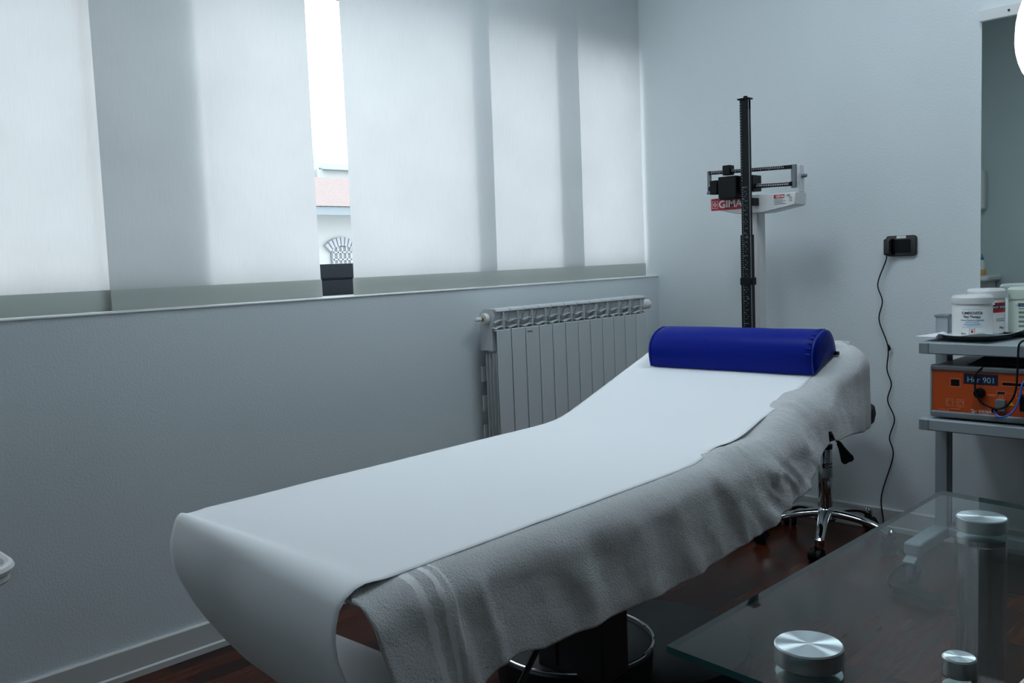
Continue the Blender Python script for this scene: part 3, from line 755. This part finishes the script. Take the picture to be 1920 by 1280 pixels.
# ------------------------------------------------------------------ wall socket and charger cable
so = thing('wall_socket', 'black rectangular wall socket with a small white sticker on the right wall', 'socket', (0, -1.162, 1.147))
MB().prism(rrect(-1.221, -1.103, 1.107, 1.187, .012), -.012, 0.001, 'x').build('plate', M['black_gloss'], so, bevel=.002)
MB().prism(rrect(-1.200, -1.135, 1.120, 1.172, .004), -.0145, -.012, 'x').build('insert', M['black'], so, bevel=.001)
MB().box(-.0128, -.0118, -1.182, -1.146, 1.176, 1.186).build('sticker', M['white_print'], so)
text('i', .007, M['grey_print'], so, (-.0132, -1.163, 1.1785))
def spline(pts, n=8):
    P = [Vector(p) for p in pts]; P = [P[0]*2-P[1]] + P + [P[-1]*2-P[-2]]; out = []
    for i in range(1, len(P)-2):
        for k in range(n):
            t = k/n; a, b_2, c, d = P[i-1:i+3]
            out.append(.5*((2*b_2) + (c-a)*t + (2*a-5*b_2+4*c-d)*t*t + (3*b_2-a-3*c+d)*t**3))
    out.append(P[-2]); return out
chg = thing('charger_cable', 'thin black power cable hanging wavy from the wall socket to the floor', 'cable', (-.03, -1.09, 0))
MB().box(-.040, -.0146, -1.133, -1.104, 1.112, 1.176).build('plug', M['black_gloss'], chg, bevel=.006)
cp = [(-.028,-1.113,1.115),(-.025,-1.109,1.09),(-.018,-1.074,1.00),(-.016,-1.091,.93),(-.014,-1.077,.855),(-.014,-1.112,.75),(-.014,-1.108,.66),(-.014,-1.125,.60),(-.014,-1.110,.534),(-.014,-1.137,.461),(-.014,-1.117,.383),(-.014,-1.131,.309),(-.020,-1.087,.145),(-.030,-1.098,.045),(-.09,-1.12,.006),(-.30,-1.30,.006),(-.47,-1.315,.006),(-.59,-1.345,.006),(-.645,-1.405,.010)]
MB().tube(spline(cp), .0026, 8).build('cord', M['black'], chg, smooth=True)
MB().tube([(-.016,-1.112,.757),(-.018,-1.118,.750),(-.016,-1.121,.742),(-.014,-1.114,.736)], .0045, 8).build('cord_knot', M['black'], chg, smooth=True)
ad_ = MB(); a0 = Vector((-.640, -1.395, 0)); a1 = Vector((-.705, -1.555, 0)); dd = (a1-a0).normalized(); nn = Vector((-dd.y, dd.x, 0))
poly = [(a0 + dd*t + nn*wv_) for t, wv_ in ((.012,-.034),(.160,-.034),(.173,-.022),(.173,.022),(.160,.034),(.012,.034),(0,.022),(0,-.022))]
ad_.prism([(p.x, p.y) for p in poly], .001, .030, 'z'); ad_.build('power_adapter', M['black'], chg, bevel=.004)
MB().tube(spline([(-.705,-1.553,.012),(-.72,-1.60,.006),(-.64,-1.64,.006),(-.56,-1.585,.006),(-.50,-1.60,.006),(-.44,-1.70,.006),(-.40,-1.90,.006)]), .0025, 8).build('output_cord', M['black'], chg, smooth=True)

# ------------------------------------------------------------------ mirror
mi = thing('wall_mirror', 'tall frameless wall mirror with a white top strip on the right wall', 'mirror', (-.01, -1.78, .968))
MB().box(-.012, -.004, -2.12, -1.452, .968, 1.937).build('mirror_glass', M['mirror'], mi)
MB().box(-.004, 0, -2.12, -1.452, .968, 1.937).build('backing', M['trolley_dark'], mi)
MB().box(-.022, 0, -2.13, -1.445, 1.936, 1.977).build('top_strip', M['white_enamel'], mi, bevel=.003)
MB().lathe([(.004, -.0245), (.004, -.021)], (0, -1.543, 1.957), 12, 'x').build('strip_screw', M['navy'], mi)
# things on the far wall that the mirror shows
dsp = thing('soap_dispenser', 'white wall dispenser seen reflected at the mirror edge', 'dispenser', (XL+.05, -.06, 1.40))
MB().prism(rrect(XL+.001, XL+.10, -.126, -.024, .03), 1.41, 1.72, 'z').build('housing', M['white_plastic'], dsp, bevel=.015)
MB().box(XL+.095, XL+.104, -.105, -.02, 1.44, 1.50).build('lever', M['trolley'], dsp, bevel=.003)
snk = thing('wash_basin', 'white wash basin rim seen reflected low in the mirror', 'sink', (XL+.2, -.25, .78))
MB().prism(rrect(XL+.001, XL+.36, -.24, -.005, .05), .84, .882, 'z').build('rim', M['white_plastic'], snk, bevel=.012)
MB().prism(rrect(XL+.001, XL+.26, -.20, -.02, .05), .72, .845, 'z').build('bowl', M['white_plastic'], snk, bevel=.02)
sb = thing('soap_bottle', 'clear bottle of amber soap with teal cap reflected in the mirror', 'bottle', (XL+.10, -.116, .883))
MB().lathe([(.0, 0), (.024, .001), (.026, .008), (.026, .045), (.0, .045)], (XL+.10, -.116, .883), 24, cap=False).build('soap', M['amber'], sb, smooth=True)
MB().lathe([(.0255, .045), (.026, .10), (.016, .120), (.012, .122)], (XL+.10, -.116, .883), 24).build('bottle_body', M['white_plastic'], sb, smooth=True)
MB().lathe([(.014, .122), (.014, .140), (.005, .146), (.004, .165), (.0, .17)], (XL+.10, -.116, .883), 20).build('cap', M['teal'], sb, smooth=True)

# ------------------------------------------------------------------ wheeled stool with five-star base
def swivel_stool():
    t = thing('swivel_stool', 'black round stool on a chrome five-star wheeled base behind the bed head', 'stool', (-.29, -.978, 0))
    cx_, cy_ = -.29, -.978
    MB().lathe([(.0, .462), (.12, .463), (.160, .470), (.180, .485), (.186, .515), (.182, .540), (.160, .556), (.10, .562), (.0, .563)], (cx_, cy_, 0), 48, cap=False).build('seat', M['black_matte'], t, smooth=True)
    mb = MB(); mb.box(cx_-.10, cx_+.10, cy_-.06, cy_+.06, .445, .463); mb.box(cx_-.035, cx_+.035, cy_-.035, cy_+.035, .405, .447)
    mb.prism([(cy_-.02, .445), (cy_+.02, .40), (cy_+.045, .33), (cy_+.075, .315), (cy_+.15, .285), (cy_+.16, .32), (cy_+.14, .38), (cy_+.10, .445)], cx_-.025, cx_+.02, 'x')
    mb.build('seat_mechanism', M['black'], t, bevel=.003)
    MB().lathe([(.012, .36), (.012, .41)], (cx_, cy_, 0), 20).build('piston', M['black'], t, smooth=True)
    MB().lathe([(.0255, .125), (.0275, .13), (.0275, .386), (.024, .392), (.014, .394)], (cx_, cy_, 0), 28).build('gas_cylinder', M['chrome'], t, smooth=True)
    MB().lathe([(.0285, .372), (.0285, .390)], (cx_, cy_, 0), 28).build('cylinder_collar', M['black'], t, smooth=True)
    lab_c = (cx_, cy_)
    wrap_band(M['black'], t, lab_c, .0277, PI*1.03, PI*1.60, .300, .318, 'brand_sticker')
    wrap_text('GIMA', .017, M['white_print'], t, lab_c, .0279, PI*1.36, .303, bold=.0003)
    wrap_band(M['trolley'], t, lab_c, .0277, PI*1.03, PI*1.60, .262, .298, 'data_sticker')
    hb = MB().lathe([(.0, .085), (.036, .086), (.044, .10), (.040, .128), (.030, .140), (.0275, .142)], (cx_, cy_, 0), 32, cap=False).build('hub', M['chrome'], t, smooth=True)
    for k, A in enumerate((201, 129, 273, 57, 345)):
        a = math.radians(A); d = Vector((math.cos(a), math.sin(a), 0)); sd = Vector((-d.y, d.x, 0)); c = Vector((cx_, cy_, 0))
        P = []
        for i in range(15):
            u_ = i/14; r = .02 + .235*u_
            zt = .138 - .018*u_ - .040*u_**3 ; 
            hw = .030*(1-.42*u_); th_ = .034*(1-.30*u_)
            if u_ > .9: hw *= .9
            row = []
            for j in range(12):
                b_ = 2*PI*j/12; row.append(c + d*r + sd*hw*math.cos(b_)*.85 + Vector((0,0, zt - th_/2 + th_/2*math.sin(b_))))
            P.append(row + [row[0]])
        mb = MB().grid(P); mb.f.append(tuple(range(14*13, 14*13+12))[::-1]); mb.mi.append(0)
        mb.lathe([(.013, .050), (.016, .056), (.017, .085), (.010, .092)], tuple(c + d*.252), 16)
        leg = mb.build('leg', M['chrome'], t, smooth=True)
        ca = t
        cc = c + d*.252 + sd*.012*(1 if k % 2 else -1)
        mb = MB()
        ax = (sd*.8 + d*.3).normalized()
        for sg in (-1, 1):
            pts = [cc + ax*sg*.006 + Vector((0,0,.025)), cc + ax*sg*.023 + Vector((0,0,.025))]
            mb.tube(pts, .025, 24)
        mb.tube([c + d*.252 + Vector((0,0,.03)), c + d*.252 + Vector((0,0,.056))], .010, 12)
        hoodp = [cc + ax*(-.008) + (d*math.cos(b_) + Vector((0,0,1))*math.sin(b_))*.029 + Vector((0,0,.025)) for b_ in [PI*k2/8 for k2 in range(9)]]
        mb.tube(hoodp, .006, 8)
        mb.build('caster', M['black'], leg, smooth=True, auto=40)
    # levers
    def lever(y0, z0, y1, z1, x, name):
        P = []
        mb = MB(); mb.tube(spline([(x, cy_-.015, .44), (x, y0, z0), (x, (y0+y1)/2, (z0+z1)/2), (x, y1, z1)], 5), .006, 10, rads=None, flat=1)
        d = Vector((0, y1-y0, z1-z0)).normalized(); pr = Vector((0, -d.z, d.y)); p0 = Vector((x, y0, z0)); L = (Vector((x, y1, z1))-p0).length
        pts = [(0,.008),(.3,.012),(.6,.019),(.85,.026),(1.0,.024),(1.06,.013),(1.03,0)]
        poly = [p0 + d*L*a + pr*b_ for a, b_ in pts] + [p0 + d*L*a - pr*b_ for a, b_ in pts[:-1][::-1]]
        mb.prism([(p.y, p.z) for p in poly], x-.006, x+.006, 'x')
        mb.build(name, M['black'], t, bevel=.003)
    lever(-1.038, .405, -1.078, .335, -.30, 'height_lever')
    return t
swivel_stool()

# ------------------------------------------------------------------ trolley with two shelves
tr = thing('equipment_trolley', 'grey wheeled two-shelf equipment trolley by the right wall', 'trolley', (-.26, -1.68, 0))
def shelf(z0, z1, x0=-.48):
    mb = MB(); mb.prism(rrect(x0, -.04, -1.98, -1.405, .012, 4), z0, z1-.001, 'z')
    sh = mb.build('shelf', M['trolley'], tr, bevel=.004)
    e = MB()
    for k in range(7): e.box(x0-.0025, x0+.014, -1.4075-.0042*k-.0026, -1.4075-.0042*k, z0+.002, z1-.004)
    e.build('ribbed_corner', M['trolley'], sh)
    MB().box(x0-.002, x0+.003, -1.4385, -1.4375, z0+.001, z1-.002).build('corner_seam', M['trolley_dark'], sh)
    return sh
shelf(.782, .822); shelf(.522, .562)
for yy in (-1.395, -1.950):
    pf = MB(); pf.box(-.30, -.245, yy-.042, yy, .10, .895)
    po_ = pf.build('post', M['trolley'], tr, bevel=.003)
    MB().box(-.292, -.286, yy-.0432, yy-.040, .11, .89).box(-.262, -.256, yy-.0432, yy-.040, .11, .89).build('post_groove', M['trolley_dark'], po_)
    MB().box(-.303, -.242, yy-.045, yy+.003, .893, .901).build('post_cap', M['trolley_dark'], po_, bevel=.002)
    ft = MB(); ft.prism(rrect(-.562, -.055, yy-.046, yy+.010, .012, 4), .105, .145, 'z'); fo = ft.build('foot_bar', M['trolley'], tr, bevel=.005)
    for xx in (-.535, -.085):
        cs = MB(); cy_ = yy - .018
        cs.box(xx-.022, xx+.018, cy_-.019, cy_-.013, .045, .100); cs.box(xx-.022, xx+.018, cy_+.013, cy_+.019, .045, .100); cs.box(xx-.028, xx+.02, cy_-.019, cy_+.019, .094, .104)
        c_ = cs.build('caster_fork', M['trolley'], tr, bevel=.004)
        MB().lathe([(.0, -.0115), (.034, -.0115), (.037, -.008), (.037, .008), (.034, .0115), (.0, .0115)], (xx-.008, cy_, .038), 28, 'y', cap=False).build('wheel', M['trolley_dark'], c_, smooth=True)
        if xx < -.3: MB().prism([(xx-.055, .088), (xx-.028, .100), (xx-.022, .092), (xx-.05, .078)], cy_-.02, cy_+.02, 'y').build('brake_pedal', M['trolley'], c_, bevel=.001)
mb = MB(); mb.box(-.30, -.25, -1.96, -1.43, .11, .14); mb.build('cross_bar', M['trolley'], tr, bevel=.004)

# ------------------------------------------------------------------ jars on trays
KR = -1.0
def jar(cx_, cy_, z, R_, H, lid_h, label, body, seed):
    t = thing('cream_jar', label, 'jar', (cx_, cy_, z), 'plastic cream jars on the trolley')
    MB().lathe([(.0, 0), (R_-.006, .0), (R_-.001, .005), (R_, .012), (R_, H-lid_h-.006), (R_-.004, H-lid_h), (.0, H-lid_h)], (cx_, cy_, z), 48, cap=False).build('body', M[body], t, smooth=True)
    MB().lathe([(R_-.004, H-lid_h-.001), (R_+.0025, H-lid_h), (R_+.003, H-lid_h+.004), (R_+.002, H-.008), (R_-.004, H-.001), (R_-.012, H), (.0, H-.001)], (cx_, cy_, z), 48, cap=False).build('lid', M[body], t, smooth=True)
    return t
zt = .8325
def ang_to_cam(cx_, cy_): return math.atan2(-2.579-cy_, -3.601-cx_)
j1c = (-.325, -1.525); j1 = jar(*j1c, zt, .0625, .140, .028, 'white cream jar with blue and red label, nearest on the paper-lined tray', 'white_plastic', 1)
a1 = ang_to_cam(*j1c)
for body, sz, mt_, dz, ax_, da in (('OMEOVITA', .0128, 'navy', .078, 1.0, 0), ('Fast Therapy', .0100, 'navy', .0665, 1.0, 0), ('Crema Fluida per Diatermia', .0066, 'blue_print', .0565, .98, 0.02), ('ideale elettrodiatermia', .0042, 'blue_print', .0505, 1.0, 0), ('500 ml', .0072, 'navy', .0105, .8, -.42), ('16.91 FL.Oz', .0070, 'navy', .0105, .8, .42)):
    wrap_text(body, sz, M[mt_], j1, j1c, .0627, a1+da, zt+dz, ax=ax_, bold=.00012 if sz > .009 else 0)
for k, (z_, w_) in enumerate(((.0455, .80), (.0425, .86), (.0392, .58))): wrap_band(M['blue_print'], j1, j1c, .0626, a1-w_*.5, a1+w_*.5, zt+z_, zt+z_+.0010, 'label_line')
for z_ in (.0345, .0945): wrap_band(M['blue_print'], j1, j1c, .0626, a1-.50, a1+.50, zt+z_, zt+z_+.0007, 'label_rule')
wrap_band(M['red_print'], j1, j1c, .0626, a1-.055, a1+.055, zt+.0155, zt+.0245, 'label_square')
wrap_band(M['red_print'], j1, j1c, .0626, a1+.11, a1+.13, zt+.0085, zt+.0320, 'label_bracket')
wrap_band(M['navy'], j1, j1c, .0626, a1-.13, a1-.115, zt+.0085, zt+.0320, 'label_bracket')
wrap_band(M['navy'], j1, j1c, .0626, a1-.075, a1+.075, zt+.0275, zt+.0290, 'label_line')
j2c = (-.195, -1.528); j2 = jar(*j2c, zt, .0600, .155, .032, 'white cream jar with a red and navy banded label, second on the paper-lined tray', 'white_plastic', 2)
a2 = ang_to_cam(*j2c)
wrap_band(M['red_print'], j2, j2c, .0600, a2+.45, a2+1.35, zt+.100, zt+.108); wrap_band(M['navy'], j2, j2c, .0600, a2+.35, a2+1.35, zt+.085, zt+.100); wrap_band(M['red_print'], j2, j2c, .0600, a2+.35, a2+1.35, zt+.074, zt+.085)
wrap_text('FAST SPORT', .0115, M['white_print'], j2, j2c, .0606, a2+.80, zt+.088)
for k, z_ in enumerate((.050, .044)): wrap_band(M['grey_print'], j2, j2c, .0600, a2+.55, a2+1.2, zt+z_, zt+z_+.0025, 'label_line')
wrap_text('Plus', .013, M['navy'], j2, j2c, .0602, a2+.93, zt+.017)
j3c = (-.125, -1.640); j3 = jar(*j3c, zt-.001, .0590, .158, .040, 'greenish white jar with a navy band and fine print on the rear tray', 'green_plastic', 3)
a3 = ang_to_cam(*j3c)
wrap_band(M['navy'], j3, j3c, .0590, a3-.5, a3+1.1, zt+.092, zt+.103)
wrap_text('FAST SPORT', .006, M['lightblue_print'], j3, j3c, .0596, a3-.35, zt+.095)
for k in range(9): wrap_band(M['grey_print'], j3, j3c, .0590, a3-.45, a3+.45-.1*(k % 3), zt+.084-.0078*k-(.004 if k % 2 else 0), zt+.0866-.0078*k-(.004 if k % 2 else 0), 'label_line')
wrap_band(M['red_print'], j3, j3c, .0590, a3+1.06, a3+1.2, zt+.088, zt+.110)
j4c = (-.12, -1.765); j4 = jar(*j4c, zt-.001, .0590, .146, .038, 'greenish white jar with a grey label, rightmost of the jars', 'green_plastic', 4)
a4 = ang_to_cam(*j4c)
wrap_band(M['trolley'], j4, j4c, .0590, a4-1.0, a4+.8, zt+.040, zt+.088)
for k in range(7): wrap_band(M['grey_print'], j4, j4c, .0592, a4-.9, a4+.5-.1*(k % 3), zt+.080-.006*k, zt+.0815-.006*k, 'label_line')

def tray(cx_, cy_, hx, hy, label, z0):
    t = thing('steel_tray', label, 'tray', (cx_, cy_, z0), 'steel trays on the trolley')
    P = []
    for sc1, zz in ((.0, .001), (.80, .001), (.90, .003), (.97, .009), (1.0, .014), (1.03, .015), (1.0, .0125), (.90, .0015), (.78, 0), (0, 0)):
        row = []
        for k in range(48):
            a = 2*PI*k/48; ex = 2.6
            r = (abs(math.cos(a))**ex + abs(math.sin(a))**ex)**(-1/ex)
            row.append((cx_ + hx*sc1*r*math.cos(a), cy_ + hy*sc1*r*math.sin(a), z0+zz))
        P.append(row + [row[0]])
    MB().grid(P).build('dish', M['tray_steel'], t, smooth=True, auto=80)
    return t
t1 = tray(-.265, -1.532, .170, .105, 'oval steel tray lined with white paper under the two nearest jars', .823)
t2 = tray(-.125, -1.70, .088, .150, 'steel tray partly hidden behind, under the greenish jars', .823)
# tissue lining of the near tray
P = []
for i in range(33):
    row = []
    for j in range(25):
        u_, v_ = -1+2*i/32, -1+2*j/24
        # square sheet turned a little, its corners rise over the tray rim
        x = -.27 + .185*u_ + .02*v_; y = -1.53 + .122*v_ - .03*u_
        ex = 2.6
        rr = (abs((x+.265)/.170)**ex + abs((y+1.532)/.105)**ex)**(1/ex)
        z_ = .8285 + .0125*smooth((rr-.80)/.22) + .018*smooth((rr-1.0)/.45)*(1+.6*noise.noise(Vector((x*20, y*20, 0))))
        if rr > 1 and u_ < 0 and v_ > .4: z_ = .8425 - .006*smooth((rr-1)/.3)
        row.append((x, y, z_))
    P.append(row)
lin = MB().grid(P).build('tray_liner', M['paper'], smooth=True, solid=.0008, auto=180, fix=False)
tag(lin, 'creased white paper liner lying in the near steel tray', 'paper liner')

# ------------------------------------------------------------------ orange electrotherapy device
def K(y, z, X=-.455):
    f = (3.6015+X)/(3.6015-.53); return (-2.5793 + (y+2.5793)*f, 1.15 + (z-1.15)*f)
dev = thing('therapy_device', 'orange-fronted electrotherapy device with grey trim on the lower trolley shelf', 'medical device', (-.30, -1.65, .562))
yl = K(-1.463, 0)[0]; yr = -1.90; zb_, zt_ = .568, .742; XF = -.455
MB().box(XF+.004, -.12, yr, yl, zb_+.004, zt_-.002).build('case', M['trolley_dark'], dev, bevel=.006)
MB().box(XF+.001, XF+.01, yr+.004, yl-.006, zb_+.022, zt_-.016).build('front_panel', M['orange'], dev)
MB().box(XF-.004, XF+.02, yr-.001, yl+.001, zt_-.017, zt_+.003).box(XF-.004, XF+.02, yr-.001, yl+.001, zb_, zb_+.022).build('trim', M['trolley_dark'], dev, bevel=.006)
MB().box(XF-.002, XF+.012, yl-.006, yl+.0015, zb_+.01, zt_-.01).build('side_trim', M['trolley'], dev, bevel=.002)
for x in (XF+.04, -.15):
    for y in (yl-.04, yr+.04): MB().lathe([(.012, .5625), (.012, .570)], (x, y, 0), 12).build('rubber_foot', M['black'], dev)
def pbox(nm, y0, z0, y1, z1, m_, d=.0006, base=0):
    a, b_2 = K(y0, z0), K(y1, z1); xx = XF+.001-base
    return MB().box(xx-d, xx, min(a[0], b_2[0]), max(a[0], b_2[0]), min(a[1], b_2[1]), max(a[1], b_2[1])).build(nm, M[m_], dev)
def pframe(nm, y0, z0, y1, z1, m_, t_=.0012):
    a, b_2 = K(y0, z0), K(y1, z1); Y0, Y1 = sorted((a[0], b_2[0])); Z0, Z1 = sorted((a[1], b_2[1])); xx = XF+.001
    mb = MB(); mb.box(xx-.0005, xx, Y0, Y1, Z0, Z0+t_).box(xx-.0005, xx, Y0, Y1, Z1-t_, Z1).box(xx-.0005, xx, Y0, Y0+t_, Z0, Z1).box(xx-.0005, xx, Y1-t_, Y1, Z0, Z1)
    return mb.build(nm, M[m_], dev)
pbox('name_plate', -1.566, .731, -1.668, .697, 'navy')
k_ = K(-1.576, .7035); text('Hcr 901', .0265, M['lightblue_print'], dev, (XF-.0003, k_[0], k_[1]), ax=.98)
pbox('display', -1.527, .709, -1.553, .688, 'black'); pframe('display_frame', -1.524, .712, -1.556, .685, 'orange_line')
pbox('card_slot', -1.680, .708, -1.745, .700, 'black'); pframe('slot_frame', -1.678, .711, -1.748, .697, 'orange_line')
pframe('button_frame', -1.512, .645, -1.534, .620, 'orange_line'); pframe('button_frame', -1.545, .645, -1.567, .620, 'orange_line')
pframe('indicator_frame', -1.664, .681, -1.690, .668, 'orange_line'); pbox('indicator', -1.667, .678, -1.687, .671, 'navy')
pframe('indicator_frame', -1.672, .6645, -1.683, .657, 'orange_line')
pbox('print_line', -1.690, .6755, -1.724, .6745, 'orange_line'); pbox('print_line', -1.636, .668, -1.662, .666, 'orange_line'); pbox('print_line', -1.640, .664, -1.662, .6625, 'orange_line')
pframe('button_frame', -1.720, .684, -1.742, .660, 'orange_line')
for yy in (-1.523, -1.556):
    c = K(yy, .6325); mb = MB(); ci = [(XF, c[0]+.0085*math.cos(a), c[1]+.0085*math.sin(a)) for a in [2*PI*k/24 for k in range(25)]]; mb.tube(ci, .0007, 5)
    mb.tube([(XF, c[0]+.006, c[1]+.004), (XF, c[0]-.006, c[1]+.004), (XF, c[0], c[1]-.006), (XF, c[0]+.006, c[1]+.004)], .0007, 5)
    mb.build('button_symbol', M['orange_line'], dev)
mb = MB(); c0, c1, c2 = K(-1.523, .620), K(-1.556, .620), K(-1.54, .612); mb.tube([(XF, c0[0], c0[1]), (XF, c0[0], c2[1]), (XF, c1[0], c2[1]), (XF, c1[0], c1[1])], .0007, 5); mb.build('print_line', M['orange_line'], dev)
k_ = K(-1.487, .604); text('CE 0318', .0098, M['orange_line'], dev, (XF-.0003, *k_))
k_ = K(-1.612, .6075); text('INDIBA', .0115, M['white_print'], dev, (XF-.0003, *k_), ax=1.05, bold=.0002); pbox('brand_rule', -1.612, .6045, -1.646, .6033, 'white_print'); 
mb = MB()
for i, (y0, y1) in enumerate(((-1.588, -1.596), (-1.592, -1.607), (-1.590, -1.600))):
    a, b_2 = K(y0, .6155-.0045*i), K(y1, .6135-.0045*i); mb.box(XF-.0004, XF+.0006, b_2[0], a[0], b_2[1], a[1])
mb.build('brand_emblem', M['white_print'], dev)
mb = MB(); tri = [K(-1.696, .638), K(-1.716, .637), K(-1.706, .652)]; mb.prism(tri, XF-.0003, XF+.0006, 'x'); mb.build('warning_triangle', M['yellow_print'], dev)
a = K(-1.664, .655); b_ = K(-1.692, .617); MB().box(XF-.012, XF+.002, b_[0], a[0], b_[1], a[1]).build('connector_block', M['grey_frame'], dev, bevel=.002)
c = K(-1.616, .671); MB().lathe([(.0, -.022), (.014, -.021), (.0165, -.016), (.0165, .0)], (XF+.001, *c), 28, 'x').build('knob', M['black'], dev, smooth=True)
def kp(y, z, dx=.012): q = K(y, z); return (XF-dx, q[0], q[1])
MB().tube(spline([kp(-1.640, .7515, -.03), kp(-1.626, .7535, -.003), kp(-1.609, .735, .014), kp(-1.606, .710, .016), kp(-1.610, .680, .026), kp(-1.626, .649, .03), kp(-1.650, .634, .03), kp(-1.682, .629, .03), kp(-1.710, .650, .03), kp(-1.728, .690, .034), kp(-1.733, .757, .034), kp(-1.7345, .820, .034), kp(-1.738, .8375, .028), kp(-1.750, .845, .01), kp(-1.80, .8485, -.02)]), .0032, 8).build('probe_cable', M['black'], dev, smooth=True)
cb_ = MB(); cb_.tube([kp(-1.664, .622, .010), kp(-1.664, .622, .024)], .008, 14); cb_.build('cable_plug', M['black'], dev, smooth=True)
MB().tube(spline([kp(-1.664, .622, .022), kp(-1.672, .608, .028), kp(-1.688, .604, .030), kp(-1.708, .612, .032), kp(-1.726, .632, .032), kp(-1.738, .665, .032), kp(-1.745, .71, .03), kp(-1.755, .72, .02), kp(-1.77, .70, .01), kp(-1.78, .66, .0)]), .0028, 8).build('blue_cable', M['blue_cable'], dev, smooth=True)
tag(dev.children[-1], 'bright blue cable')
MB().box(XF-.03, XF-.002, K(-1.765, 0)[0], K(-1.737, 0)[0], .612, .665).build('handset_holder', M['black'], dev, bevel=.004)
# black pad lying on the device
pad = MB(); pad.prism([(-1.535, .7455), (-1.555, .752), (-1.60, .779), (-1.88, .781), (-1.88, .7455)], -.43, -.16, 'x')
tag(pad.build('electrode_plate', M['black_matte'], bevel=.003), 'flat black plate with sloping edge lying on the orange device', 'electrode plate')

# ------------------------------------------------------------------ glass desk
dk = thing('glass_desk', 'clear glass desk on thick brushed metal legs in the right foreground', 'desk', (-2.45, -2.6, 0))
GA, GB = (-1.980, -2.008), (-2.807, -2.009)
def gdir(p, ang, L): return (p[0]+L*math.cos(ang), p[1]+L*math.sin(ang))
GD = gdir(GA, math.radians(-97.5), 1.35); GE = gdir(GB, math.radians(-94.6), 1.35)
poly = [GA, GB, GE, GD]
def glass_slab(name, poly, z0, z1, parent):
    mb = MB(); n = len(poly)
    vs = [(p[0], p[1], z) for z in (z0, z1) for p in poly]
    mb.add(vs, [tuple(range(n))[::-1], tuple(range(n, 2*n))]); mb.cur = 1
    mb.add(vs, [(i, (i+1)%n, n+(i+1)%n, n+i) for i in range(n)])
    return mb.build(name, [M['glass'], M['glass_edge']], parent)
glass_slab('glass_top', poly, .712, .720, dk)
def post(cx_, cy_, R_, z1, nm='leg'):
    l = MB().lathe([(R_*1.15, 0), (R_*1.15, .008), (R_*.97, .010), (R_*.97, .709)], (cx_, cy_, 0), 48).build(nm, M['steel'], dk, smooth=True)
    c_ = MB().lathe([(R_, 0), (R_, z1-.7205-.0015), (R_-.0015, z1-.7205), (.0, z1-.7205)], (0, 0, 0), 64, cap=False).build('cap', M['cap'], None, smooth=True)
    c_.location = (cx_, cy_, .7205); c_.parent = l; bpy.context.view_layer.update()
    return l
post(-2.171, -2.134, .0350, .740); post(-2.746, -2.146, .0350, .740)
post(-2.35, -3.20, .0350, .740); post(-2.84, -3.20, .0350, .740)
post(-2.678, -2.272, .0160, .739, 'slim_leg')
# lower side shelf of the desk
glass_slab('side_shelf', [(-2.605, -2.235), (-2.735, -2.300), (-2.80, -2.9), (-2.35, -2.9)], .655, .663, dk)
MB().lathe([(.005, .663), (.005, .668), (.0, .669)], (-2.648, -2.300, 0), 12).build('shelf_bolt', M['black'], dk)

# ------------------------------------------------------------------ desk lamp (lit) at the right frame edge
lp = thing('desk_lamp', 'lit white lamp with glowing head at the right edge, standing on the desk', 'lamp', (-2.675, -2.45, .7205))
lb = MB().lathe([(.0, 0), (.124, 0), (.126, .003), (.126, .007), (.122, .009)], (-2.675, -2.452, .7207), 72, cap=False).build('base_rim', M['lamp_rim'], lp, smooth=True)
MB().lathe([(.1225, .009), (.121, .0075), (.06, .010), (.0, .0105)], (-2.675, -2.452, .7207), 72, cap=False).build('base', M['black_gloss'], lp, smooth=True)
MB().tube(spline([(-2.675, -2.50, .728), (-2.68, -2.52, .95), (-2.66, -2.52, 1.25), (-2.60, -2.45, 1.38), (-2.54, -2.38, 1.385)]), .008, 12).build('stem', M['lamp_rim'], lp, smooth=True)
hd = MB().lathe([(.072*math.sin(PI*k/24)*(1-.10*math.cos(PI*k/24)*-1 if k < 12 else 1), -.078*math.cos(PI*k/24)) for k in range(25)], (-2.52, -2.347, 1.364), 64, cap=False).build('glowing_head', M['lamp_glow'], lp, smooth=True)

# ------------------------------------------------------------------ white side tray at the left edge
ts = thing('side_table', 'small white rounded side table, only its corner showing at the left edge', 'table', (-3.30, -.47, 0))
MB().prism(rrect(-3.50, -3.078, -.69, -.26, .07, 8), .565, .592, 'z').build('table_top', M['white_plastic'], ts, bevel=.006)
mb = MB(); ro = rrect(-3.50, -3.078, -.69, -.26, .07, 8); mb.tube([(x, y, .594) for x, y in ro + [ro[0]]], .010, 8); mb.build('raised_rim', M['white_plastic'], ts, smooth=True)
MB().lathe([(.14, 0), (.14, .015), (.02, .03), (.02, .565)], (-3.30, -.47, 0), 32).build('pedestal', M['white_plastic'], ts, smooth=True)
